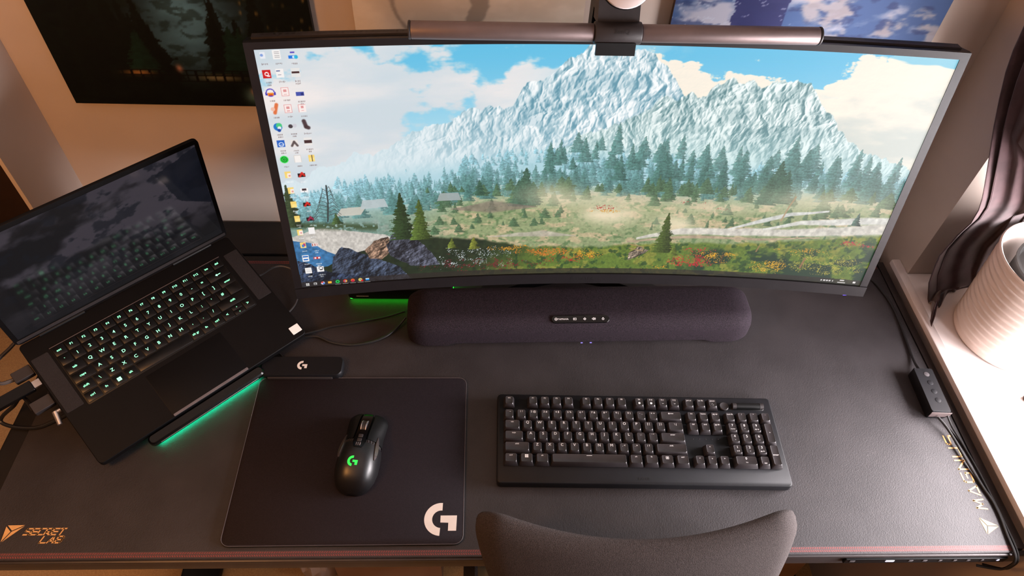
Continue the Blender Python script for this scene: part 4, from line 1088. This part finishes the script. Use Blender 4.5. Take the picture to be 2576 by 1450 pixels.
# keys
lr = []
lr.append((19.0, [('esc', 1)] + [('F%d' % i, 1) for i in range(1, 13)] + [('ins', 1), ('del', 1)]))
lr.append((19.0, [('`', 1)] + [(s_, 1) for s_ in '1234567890-='] + [('<-', 2)]))
lr.append((19.0, [('tab', 1.5)] + [(s_, 1) for s_ in 'QWERTYUIOP[]']))
lr.append((19.0, [('caps', 1.75)] + [(s_, 1) for s_ in "ASDFGHJKL;'#"]))
lr.append((19.0, [('shift', 1.25), ('\\', 1)] + [(s_, 1) for s_ in 'ZXCVBNM,./'] + [('shift', 2.75)]))
lr.append((19.0, [('ctrl', 1.25), ('fn', 1), ('WIN', 1), ('alt', 1), ('', 4.75), ('alt gr', 1), ('fn', 1), ('ctrl', 1), ('<', 1), ('UD', 1), ('>', 1)]))
prep_texts(sorted({s_ for _, r in lr for s_, _ in r} - {'', 'WIN', 'UD', '<-'} | {'enter', '^', 'v', '<', '>'} - set(TEXTS)))
lkey = mat('laptop_key', (11, 11, 12), .4, spec=.4, var=(60, (9, 9, 10)))
lc = {}
def lap_key(w, h):
    if (w, h) not in lc:
        bb = B(); bb.slab(w, h, 1.2, [(0, .15), (0, 1.0), (.5, 1.35)], n=2); o = bb.build('key', lkey, t); lc[(w, h)] = o.data; return o
    o = bpy.data.objects.new('key', lc[(w, h)]); COL.objects.link(o); o.parent = t; return o
PU = 286 / 15.0; vtop = 204.2; PV = 18.65
def legend(o, b): b.build('legend', M['green'], o, smooth=False)
for ri, (_, items) in enumerate(lr):
    x = -144.0
    cy = vtop - (ri + .5) * PV
    for s_, wu in items:
        if s_ == 'UD':
            for dy, s2 in ((PV / 4, '^'), (-PV / 4, 'v')):
                o = lap_key(round(PU - 2, 2), round(PV / 2 - 1.4, 2)); o.location = ((x + PU / 2) * MM, (cy + dy) * MM, 0)
                b = B(); b.mesh(TEXTS[s2], 4, (0, -.6, 1.45)); legend(o, b)
        else:
            o = lap_key(round(wu * PU - 2, 2), round(PV - 2, 2)); o.location = ((x + wu * PU / 2) * MM, cy * MM, 0)
            b = B()
            if s_ == 'WIN':
                for ax, ay in ((-1.6, 1.6), (1.6, 1.6), (-1.6, -1.6), (1.6, -1.6)):
                    bs = len(b.v); b.v += [(ax + px, ay + py, 1.45) for px, py in ((-1.4, -1.4), (1.4, -1.4), (1.4, 1.4), (-1.4, 1.4))]; b.f.append((bs, bs + 1, bs + 2, bs + 3))
            elif s_ == '<-': add_strokes(b, [[(-4, 0), (4, 0)], [(-2, 1.6), (-4, 0), (-2, -1.6)]], 1.1, lambda a_, c_, z_: (a_, c_, 1.45), 0)
            elif s_: b.mesh(TEXTS[s_], 7.6 if len(s_) == 1 else 5.4, (-.5, .8, 1.45))
            if s_: legend(o, b)
        x += wu * PU
# tall enter key
bb = B(); bb.slab(round(1.5 * PU - 2, 2), round(PV - 2, 2), 1.2, [(0, .15), (0, 1.0), (.5, 1.35)], -.125 * PU, PV / 2, n=2)
bb.slab(round(1.25 * PU - 2, 2), round(PV + 6, 2), 1.2, [(0, .15), (0, 1.0), (.5, 1.34)], 0, -PV / 2 + 4, n=2)
o = bb.build('key', lkey, t); o.location = ((142 - 1.25 * PU / 2) * MM, (vtop - 3 * PV) * MM, 0)
b = B(); b.mesh(TEXTS['enter'], 5, (-2, 9, 1.45)); legend(o, b)
# lid
LA = R_(98.5)
def LID(u, h, n):      # n > 0 towards the user
    v = LDp - 2 - h * math.cos(LA) - n * math.sin(LA); w = h * math.sin(LA) + 1 - n * math.cos(LA)
    return (u, v, w)
b = B(); b.slab(LWd, 232, 9, [(1, -6), (0, -5), (0, -.6), (.4, 0)], 0, 117.5, T=lambda x, y, z: LID(x, y, z)); lid = b.build('lid', M['lapblack'], t)
b = B(); b.slab(349, 6.5, 1, [(0, .02), (.2, .3)], 0, 9, T=LID); b.build('chin_bar', M['dkgrey'], lid)
def lapscreen(W, H):
    U, V = np.meshgrid((np.arange(W) + .5) / W, (np.arange(H) + .5) / H)
    n = fbm(U * 5 + V * 2, V * 5 - U * 1.5 + 3, 70, 6); n2 = fbm(U * 14, V * 12, 90, 5)
    img = np.zeros((H, W, 3)) + np.array([22, 22, 27.])
    img = mixc(img, (84, 78, 88), sm(.42, .62, n + .16 * np.exp(-((U - .72) / .22) ** 2 - ((V - .30) / .26) ** 2)) * .9)
    img = mixc(img, (24, 28, 38), sm(.54, .64, n2) * .7)
    img = mixc(img, (18, 24, 36), poly_mask(U + .03 * (n2 - .5), V + .05 * (n2 - .5), [(.80, .12), (1, .02), (1, .62), (.86, .45), (.83, .3)]) * .85)
    img = mixc(img, (26, 26, 30), sm(.45, .95, V) * .8)
    return img
og0 = (0, 0, 0)
painted('display', lapscreen(300, 190), lambda u, v: (lambda q: tuple(q))(tuple(np.broadcast_to(a_, u.shape) for a_ in LID((u - .5) * 341, 16 + (1 - v) * 209, .35))), paint_mat('laptop_picture', .5, .08, .5, False), lid)
for x in (-110, 110):
    b = B(); b.tube([(x - 35, LDp - 1, 1.5), (x + 35, LDp - 1, 1.5)], 3.2, 10); b.build('hinge', M['black'], t)

# ------------------------------------------------------------------ plugs and cables at the laptop's left side
def LB(u0, u1, v0, v1, n0, n1, bev=1.0):
    b = B(); b.slab(u1 - u0, v1 - v0, bev * 1.5, [(bev * .6, n0), (0, n0 + bev * .6), (0, n1 - bev * .6), (bev * .6, n1)], (u0 + u1) / 2, (v0 + v1) / 2, 3, T=LW); return b
q = LW(-205, 168, -13)
t = thing('usb_stick', 'black memory stick sticking out of the laptop left side', 'memory stick', tuple(q))
LB(-244, -190, 160, 178, -12, -4).build('body', M['gloss'], t, tuple(q)); LB(-190, -178.6, 163, 175, -10.5, -6, .5).build('connector', M['silver'], t, tuple(q))
q = LW(-195, 205, -13)
t = thing('display_cable', 'grey plug and cable curling behind the laptop lid', 'cable', tuple(q))
LB(-206, -178.6, 184, 202, -13, -3).build('plug', M['dkgrey'], t, tuple(q))
b = B(); b.tube(spline([LW(-206, 193, -8), LW(-222, 198, -8), LW(-226, 214, -10), LW(-214, 236, -14), LW(-190, 262, -40), LW(-170, 290, -70)]), 3.0); b.build('cord', M['cablegrey'], t, tuple(q))
q = LW(-190, 138, -13)
t = thing('charger_cable', 'black charger plug with cable looping off the desk edge', 'cable', tuple(q))
LB(-208, -179, 124, 143, -13, -3).build('plug', M['dkgrey'], t, tuple(q))
b = B(); b.tube(spline([LW(-207, 133, -8), (-703, 588, 46), (-722, 582, 28), (-741, 573, 14), (-744, 566, 6), (-722, 559, 4.0), (-691, 558, 3.4), (-671, 567, 3.4), (-645, 588, 3.2), (-610, 620, 3.2)]), 3.0); b.build('cord', M['cable'], t, tuple(q))
q = LW(-182, 108, -13)
t = thing('headphone_plug', 'small silver right angle plug beside the charger plug', 'plug', tuple(q))
b = B(); b.tube([LW(-178.7, 112, -8), LW(-188, 112, -8)], 3.4, 12); b.build('collar', M['silver'], t, tuple(q))
b = B(); b.tube([LW(-186, 113, -8), LW(-190, 92, -10)], [4.5, 3.6], 12); b.build('barrel', M['silver'], t, tuple(q))

def cable(name, pts, r, label, material='cable', group=None):
    b = B(); b.tube(spline(pts), r)
    return single(b, name, M[material], label, 'cable', tuple(pts[0]), group)
cable('thin_cable', [(-425, 872, 2), (-411, 880, 4), (-392, 884, 16), (-376, 886, 20), (-358, 881, 20), (-343, 867, 19), (-336, 845, 12), (-336, 818, 4), (-343, 797, 2.2), (-360, 775, 2.2)], 1.6, 'thin grey cable arching from laptop behind the monitor left edge', 'cablegrey')
cable('speaker_cable', [(-322, 738, 2.6), (-288, 750, 2.6), (-268, 758, 2.6), (-241, 764, 2.6), (-207, 772, 2.6), (-173, 781, 3), (-140, 792, 6)], 1.9, 'straighter black cable from laptop corner to soundbar left end')
cable('speaker_cable', [(-322, 732, 2.6), (-290, 737, 2.6), (-263, 725, 2.6), (-242, 720, 2.6), (-222, 719, 2.6), (-195, 725, 2.6), (-172, 736, 3), (-157, 748, 5), (-146, 760, 8), (-136, 772, 14)], 2.2, 'sagging black cable from laptop corner curving to soundbar left end')
b = B(); b.tube(spline([(-345, 700, 2.4), (-338, 693, 2.6), (-334, 684, 5), (-334, 678, 8)]), 1.8); single(b, 'receiver_cable', M['cable'], 'short black cable entering the back of the receiver box', 'cable', (-345, 700, 0))

# ------------------------------------------------------------------ dock with green glow behind the soundbar
og = (-150, 860, 0)
t = thing('dock_box', 'low black box with green glow beneath, behind the soundbar', 'dock', og)
b = B(); b.slab(190, 66, 9, [(1, 7), (0, 8.5), (0, 33), (2, 35)], -149, 852); b.build('case', M['black'], t, og)
b = B(); b.rbox(-232, -62, 830, 876, .4, 3.0, .5); b.build('foot', M['rubber'], t, og)
b = B(); b.box(-240, -58, 822, 826, 4.6, 6.9); b.build('light_strip', M['greenglow'], t, og)
b = B(); b.box(-57, -54, 830, 870, 6, 22); b.build('light_strip', M['greenglow'], t, og)
b = B(); b.box(-228, -206, 818.6, 818.95, 15, 15.8); b.build('print_line', M['legend'], t, og)

# ------------------------------------------------------------------ inline controller and its cables at the right edge
t = thing('inline_controller', 'small black control box with round buttons at the right desk edge', 'controller', (752, 619, 0), (0, 0, R_(-2)))
b = B(); b.slab(34, 86, 4, [(1, .4), (0, 2), (0, 20), (1.4, 22)]); b.build('case', M['softblack'], t)
for k in range(4):
    b = B(); b.lathe([(4.6, 22.02), (4.6, 22.3), (4.0, 22.5)], 20, 2, 30 - k * 17); b.build('button', M['greyled' if k == 0 else 'softblack'], t)
b = B(); b.rbox(-17, 17, -44.9, -44.1, 8, 21, .3); b.build('end_plate', M['metal'], t)
cable('controller_cable', [(747, 572, 12), (755, 556, 9), (761, 533, 6), (766, 495, 4), (770, 471, 2.8), (773, 452, 2.4), (777, 431, 2.4), (777, 407, 2.4), (774, 380, 2.4), (772, 354, 2.6), (772, 345, -3), (771, 342, -14), (766, 343, -34), (740, 352, -44)], 2.0, 'black cable with a bend running over the desk front corner')
cable('controller_cable', [(764, 574, 12), (769, 556, 4), (775, 520, 1.8), (779, 470, 1.8), (779.5, 400, 1.8), (778, 360, 1.8), (776, 345, -3), (776, 342, -18), (774, 344, -36), (750, 354, -44)], 1.5, 'thin straight black cable along the right desk edge')
cable('controller_cable', [(754, 663, 12), (758, 690, 4), (764, 740, 2.4), (768, 786, 2.4), (768, 815, 2.4), (764, 844, 2.4), (752, 880, 2.4), (720, 905, 2.4)], 2.2, 'black cable from the control box going behind the monitor')

# ------------------------------------------------------------------ posters
def poster_dark(W, H):
    U, V = np.meshgrid((np.arange(W) + .5) / W, (np.arange(H) + .5) / H)
    n = fbm(U * 6, V * 8, 600, 5); n2 = fbm(U * 26, V * 30, 610, 4)
    img = np.zeros((H, W, 3)) + np.array([5, 9, 8.])
    glow = np.exp(-((U - .52 + .1 * (V - .8)) / .17) ** 2) * sm(.95, .45, V)
    img = mixc(img, (94, 148, 186), np.clip(glow * (0.75 + .7 * (n - .3)), 0, 1))
    img = mixc(img, (12, 22, 18), sm(.46, .62, n2) * .5)
    rr = np.random.default_rng(9)
    for i in range(60):
        u = rr.random(); 
        if .42 < u < .62: continue
        conifer(img, u, .75 + .25 * rr.random(), .25 + .3 * rr.random(), .05 + .05 * rr.random(), (7, 12, 10), .9, 6000 + i)
    for k in range(10):
        conifer(img, .33 + .02 * rr.random() if k % 2 else .66 + .08 * rr.random(), .70 + .1 * rr.random(), .2, .06, (14, 34, 28), .8, 6100 + k)
    img = mixc(img, (176, 122, 66), np.exp(-((U - .30) / .05) ** 2 - ((V - .79) / .016) ** 2) * .8)
    img = mixc(img, (170, 156, 116), np.exp(-((U - .60) / .08) ** 2 - ((V - .815) / .02) ** 2) * .6)
    img = mixc(img, (110, 74, 40), np.exp(-((U - .95) / .04) ** 2 - ((V - .79) / .02) ** 2) * .6)
    for k in range(22):
        uu = .24 + .76 * k / 22; img = mixc(img, (8, 8, 7), (np.abs(U - uu - .02 * (V - .8)) < .004) * (np.abs(V - .805) < .035))
    img = mixc(img, (8, 8, 7), ((np.abs(V - .772) < .003) | (np.abs(V - .80) < .003) | (np.abs(V - .842) < .005)) * (U > .22))
    img = mixc(img, (110, 150, 148), np.exp(-((U - .71) / .03) ** 2 - ((V - .93) / .05) ** 2) * .6)
    for cu, cv in ((.46, .76), (.72, .90)): img = mixc(img, (178, 128, 112), np.exp(-((U - cu) / .012) ** 2 - ((V - cv) / .022) ** 2) * .8)
    for i in range(26):
        cu, cv = .72 + .28 * rr.random(), .35 + .35 * rr.random(); img = mixc(img, (170, 140, 80), np.exp(-((U - cu) / .004) ** 2 - ((V - cv) / .012) ** 2) * .7 * rr.random())
    return np.clip(img, 0, 255)
def poster_ink(W, H):
    U, V = np.meshgrid((np.arange(W) + .5) / W, (np.arange(H) + .5) / H)
    n = fbm(U * 5, V * 7, 700, 5)
    img = np.zeros((H, W, 3)) + np.array([216, 203, 186.]); img = mixc(img, (202, 188, 170), sm(.4, .65, n))
    d_ = np.hypot((U - .36) * 354, (V - .30) * 280); a = np.arctan2((V - .30) * 280, (U - .36) * 354)
    wv = 10 + 7 * np.sin(a * 1.0 + 2.4) + 8 * (fbm(U * 22, V * 30, 720, 4) - .5)
    img = mixc(img, (146, 134, 122), sm(wv + 3, wv - 3, np.abs(d_ - 66)) * .85)
    img = mixc(img, (150, 138, 122), np.exp(-((U - .8) / .3) ** 2 - ((V - .9) / .2) ** 2) * .4)
    return img
def poster_blue(W, H):
    U, V = np.meshgrid((np.arange(W) + .5) / W, (np.arange(H) + .5) / H)
    n = fbm(U * 6 + V * 3, V * 9, 800, 6); n2 = fbm(U * 14, V * 22, 820, 5)
    img = np.zeros((H, W, 3)) + np.array([176, 176, 190.])
    img = mixc(img, (66, 92, 138), sm(.40, .62, n + .25 * sm(.5, .95, U) + .05))
    img = mixc(img, (46, 60, 104), sm(.52, .66, n2) * .75)
    img = mixc(img, (196, 178, 168), sm(.56, .70, fbm(U * 10, V * 14, 840, 5)) * .7)
    k = poly_mask(U + .03 * (n2 - .5), V, [(.21, 0), (.42, 0), (.40, .70), (.38, .80), (.20, .81), (.22, .6)])
    img = mixc(img, (38, 40, 92), k * .93)
    k = sm(.62, .70, vnoise(U * 120, V * 160, 860)) * (V > .2) * .5 * (U < .45); img = mixc(img, (190, 196, 214), k * (vnoise(U * 40, V * 50, 870) > .75))
    img = mixc(img, (36, 54, 92), sm(.75, .95, V) * .55 * sm(.35, .6, U))
    return np.clip(img * .86, 0, 255)
pm = paint_mat('poster_print', 0, .6, .15, True)
def poster(x0, x1, z0, z1, fn, label, side):
    og = ((x0 + x1) / 2, YB - 8, z0)
    t = thing('poster', label, 'poster', og, group=None)
    b = B(); b.rbox(x0, x1, YB - 13, YB - 1.5, z0, z1, .6); b.build('panel', side, t, og)
    H = int(190 * (z1 - z0) / (x1 - x0))
    low = fn(190, H // 2)
    painted('print', np.concatenate([low[::-1], low], 0), lambda u, v: (x0 + u * (x1 - x0) - og[0], u * 0 + YB - 13.4 - og[1], z1 - v * (z1 - z0) - og[2]), pm, t)
poster(-684, -266, 279, 870, poster_dark, 'dark green night forest poster left of the monitor', M['black'])
poster(-200, 152, 279, 840, poster_ink, 'pale parchment poster with a grey ink ring behind the monitor', mat('poster_edge', (134, 100, 66), .7, var=(20, (126, 93, 60))))
poster(289, 716, 279, 870, poster_blue, 'blue and white painted poster behind the monitor right half', mat('poster_edge_brown', (84, 62, 48), .7, var=(20, (76, 55, 42))))

# ------------------------------------------------------------------ pot on the sill
og = (934, 734, SZ)
t = thing('ribbed_pot', 'large white ribbed ceramic pot on the window sill', 'pot', og)
prof = []
for i in range(61):
    z = SZ + 3 + 174 * i / 60; f_ = i / 60
    prof.append((88 + 13 * f_ + 1.3 * math.sin(z * 2 * math.pi / 13.5), z))
outer = [(60, SZ + .4), (84, SZ + .4), (87, SZ + 2)] + prof + [(103.5, SZ + 179), (103.5, SZ + 182), (101.5, SZ + 184), (99, SZ + 182), (96, SZ + 173), (90, SZ + 60), (84, SZ + 16), (10, SZ + 12)]
b = B(); b.lathe(outer, 72, 934, 734); b.build('body', M['pot'], t, og)
og = (942, 730, SZ + 16)
t = thing('plant_liner', 'black inner pot standing inside the white ribbed pot', 'pot', og)
b = B(); b.lathe([(60, SZ + 16.2), (68, SZ + 19), (78, SZ + 166), (80, SZ + 166), (80, SZ + 170), (76, SZ + 170), (72, SZ + 158), (10, SZ + 156)], 48, 942, 730); b.build('body', M['potdark'], t, og)
b = B(); 
b.tube([(962 + 26 * math.cos(a), 740 + 26 * math.sin(a), SZ + 196) for a in [2 * math.pi * k / 24 for k in range(25)]], 5, 8); b.build('wooden_ring', M['brown'], t, og)
b = B(); b.lathe([(14, SZ + 157), (22, SZ + 172), (24, SZ + 190), (20, SZ + 198), (4, SZ + 196)], 24, 962, 740); b.build('metal_cap', M['silver'], t, og)
b = B(); b.lathe([(9, SZ + .3), (10, SZ + 3), (10, SZ + 14), (8, SZ + 18), (4, SZ + 20)], 20, 908, 598); single(b, 'small_knob', M['brown'], 'small dark brown knob lying on the white window sill', 'knob', (908, 598, SZ))

# ------------------------------------------------------------------ curtain
og = (840, 830, SZ)
zs = [23.5, 30, 42, 60, 84, 100, 125, 150, 180, 215, 244, 265, 295, 325, 360, 395, 430, 460, 520, 600, 700, 850, 1000, 1200]
def cur_edge(z):
    xx = np.interp(z, [22, 60, 120, 180, 226, 260, 303, 376, 444, 700, 1200], [824, 814, 804, 804, 806, 799, 796, 793, 792, 790, 788])
    yy = np.interp(z, [22, 60, 120, 180, 226, 260, 303, 376, 444, 700, 1200], [806, 822, 830, 824, 816, 820, 846, 896, 934, 990, 1010])
    return float(xx), float(yy)
rr = []; NW = 90
for z in zs:
    ex, ey = cur_edge(z)
    k = float(np.interp(z, [22, 210, 440, 1200], [0, .12, .8, 1.0]))
    ring = []
    for i in range(NW + 1):
        s_ = i / NW
        bx = float(np.interp(s_, [0, .25, .6, 1], [0, 30, 95, 150])); by = float(np.interp(s_, [0, .25, .6, 1], [0, 26, 36, 38]))
        amp = float(np.interp(z, [66, 120, 460, 1200], [8, 11, 15, 17])) * min(1, s_ * 8 + .15)
        wv = math.sin(s_ * 2 * math.pi * 4.5 + .5 + .006 * (z - 66) * (1 - k)) * amp * (.7 + .3 * math.sin(s_ * 9 + z * .004))
        px = ex + (1 - k) * (bx - wv * .5) + k * (6 * s_ - wv)
        py = ey + (1 - k) * (by - wv * .6) - k * 190 * s_
        if z < 225:
            dd = math.hypot(px - 934, py - 734)
            if dd < 113: px, py = 934 + (px - 934) * 113 / dd, 734 + (py - 734) * 113 / dd
        if px > XR - 6: py = min(py, JY - 4)
        if k > .5: px = min(px, XR - 5)
        ring.append((px, py, z))
    rr.append(ring)
pud = []
for off_, h_ in ((74, 1.5), (68, 14), (54, 24), (36, 26), (20, 18), (8, 8)):
    ring = []
    for i in range(NW + 1):
        s_ = i / NW; px, py, _z = rr[0][i]; q = max(0.0, 1 - s_ / .45) ** .7
        o2 = off_ * q * (.75 + .35 * math.sin(s_ * 31))
        nx, ny = px - .30 * o2, py - .80 * o2
        dd = math.hypot(nx - 934, ny - 734)
        if dd < 104: nx, ny = 934 + (nx - 934) * 104 / dd, 734 + (ny - 734) * 104 / dd
        ring.append((max(nx, 799), ny, SZ + 1.5 + h_ * q * (.6 + .5 * math.sin(s_ * 44 + off_ * .05)) + 1.2))
    pud.append(ring)
rr = pud + rr
b = B()
n = NW + 1
for r in rr: b.v += r
for k in range(len(rr) - 1):
    for i in range(NW): b.f.append((k * n + i, k * n + i + 1, (k + 1) * n + i + 1, (k + 1) * n + i))
t = thing('curtain', 'dark mauve curtain bunched at the window beside the pot', 'curtain', og)
cu = b.build('drape', M['curtain'], t, og, angle=180)
md_ = cu.modifiers.new('thickness', 'SOLIDIFY'); md_.thickness = .002

# ------------------------------------------------------------------ chair
og = (205, 250, -745)
t = thing('office_chair', 'grey woven fabric office chair pushed up to the desk', 'chair', og)
b = B()
NSx, TH = 40, 16.0
def chair_mid(s_, tt):              # s_ -1..1 across, tt mm below the top edge
    hw = 219 - .16 * tt - .0008 * tt * tt
    x = 207 + .05 * tt + hw * s_
    top = 108 + 17 * abs(s_) ** 2 - 30 * (max(0, abs(s_) - .80) / .2) ** 2.5
    y = 333 + 44 * abs(s_) ** 2 - .62 * tt + .0009 * tt * tt
    return Vector((x, y, top - tt))
rings = []
tts = [0, 6, 16, 30, 50, 80, 120, 170, 230, 300]
for i in range(NSx + 1):
    s_ = -1 + 2 * i / NSx
    thk = TH * (1 - .35 * (max(0, abs(s_) - .85) / .15) ** 2)
    pr, pf = [], []
    for tt in tts:
        rnd = math.sqrt(max(0, 1 - max(0, 1 - tt / 14.0) ** 2))
        c_ = chair_mid(s_, tt)
        nx = Vector((-.42 * s_, 1, .06)).normalized()
        pr.append(c_ - nx * thk * (.25 + .75 * rnd)); pf.append(c_ + nx * thk * (.25 + .75 * rnd) * .85)
    rings.append([tuple(q) for q in pr] + [tuple(q) for q in reversed(pf)])
b.rings(rings); bk = b.build('backrest', M['chair'], t, og, angle=70)
ms = bk.modifiers.new('soft', 'SUBSURF'); ms.levels = 1; ms.render_levels = 1
b = B(); b.slab(470, 440, 60, [(20, -330), (0, -310), (0, -270), (20, -250)], 205, 560, 6); b.build('seat', M['chair'], t, og)
b = B(); b.tube(spline([(205, 470, -318), (205, 330, -330), (210, 252, -300), (214, 236, -205)]), 22, 10); b.build('back_stem', M['black'], t, og)
b = B(); b.tube([(205, 560, -640), (205, 560, -331)], 28, 14); b.build('gas_lift', M['black'], t, og)
for k in range(5):
    a = 2 * math.pi * k / 5 + .3
    tip = (205 + 300 * math.cos(a), 560 + 300 * math.sin(a), -680)
    b = B(); b.tube([(205, 560, -655), tip], [30, 16], 10); lg = b.build('leg', M['black'], t, og)
    b = B(); b.tube([(tip[0] - 12, tip[1], -717), (tip[0] + 12, tip[1], -717)], 27, 16); b.build('castor', M['black'], lg, og)
b = B(); b.tube(spline([(16, 560, -150), (14, 440, -148), (16, 380, -160)]), 20, 10); ar = b.build('armrest', mat('armrest_pad', (92, 98, 100), .6, var=(60, (84, 90, 92))), t, og)
b = B(); b.tube([(16, 480, -318), (16, 480, -168)], 14, 8); b.build('arm_post', M['black'], ar, og)

# ------------------------------------------------------------------ things under the desk
og = (-200, 590, -745)
t = thing('storage_box', 'open brown box standing on the carpet under the desk', 'box', og)
b = B(); b.box(-330, -90, 560, 570, -744.5, -520); b.build('side_panel', M['carton'], t, og)
b = B(); b.box(-330, -90, 780, 790, -744.5, -520); b.build('side_panel', M['carton'], t, og)
for x in (-330, -100):
    b = B(); b.box(x, x + 10, 570, 780, -744.5, -520); b.build('side_panel', M['carton'], t, og)
b = B(); b.box(-320, -100, 570, 780, -744.5, -738); b.build('bottom_panel', M['carton'], t, og)
b = B(); rr = []
for i in range(9):
    z = -744 + 250 * i / 8
    rr.append([(-380 + (48 - 20 * abs(i - 3) / 5) * math.cos(2 * math.pi * k / 20) * (1 + .18 * math.sin(5 * k + i)), 600 + (48 - 20 * abs(i - 3) / 5) * math.sin(2 * math.pi * k / 20) * (1 + .18 * math.sin(3 * k + 2 * i)), z) for k in range(20)])
b.rings(rr); single(b, 'carrier_bag', M['bag'], 'crumpled white bag beside the brown box under the desk', 'bag', (-380, 600, -745))
og = (588, 560, -745)
t = thing('slatted_crate', 'slatted wooden crate under the right side of the desk', 'crate', og)
for k in range(6):
    b = B(); b.rbox(514 + k * 26, 532 + k * 26, 480, 640, -330, -318, 1.5); b.build('slat', M['wood'], t, og)
for y in (490, 618):
    b = B(); b.rbox(512, 664, y, y + 14, -744.5, -331, 2); b.build('side_board', M['wood'], t, og)
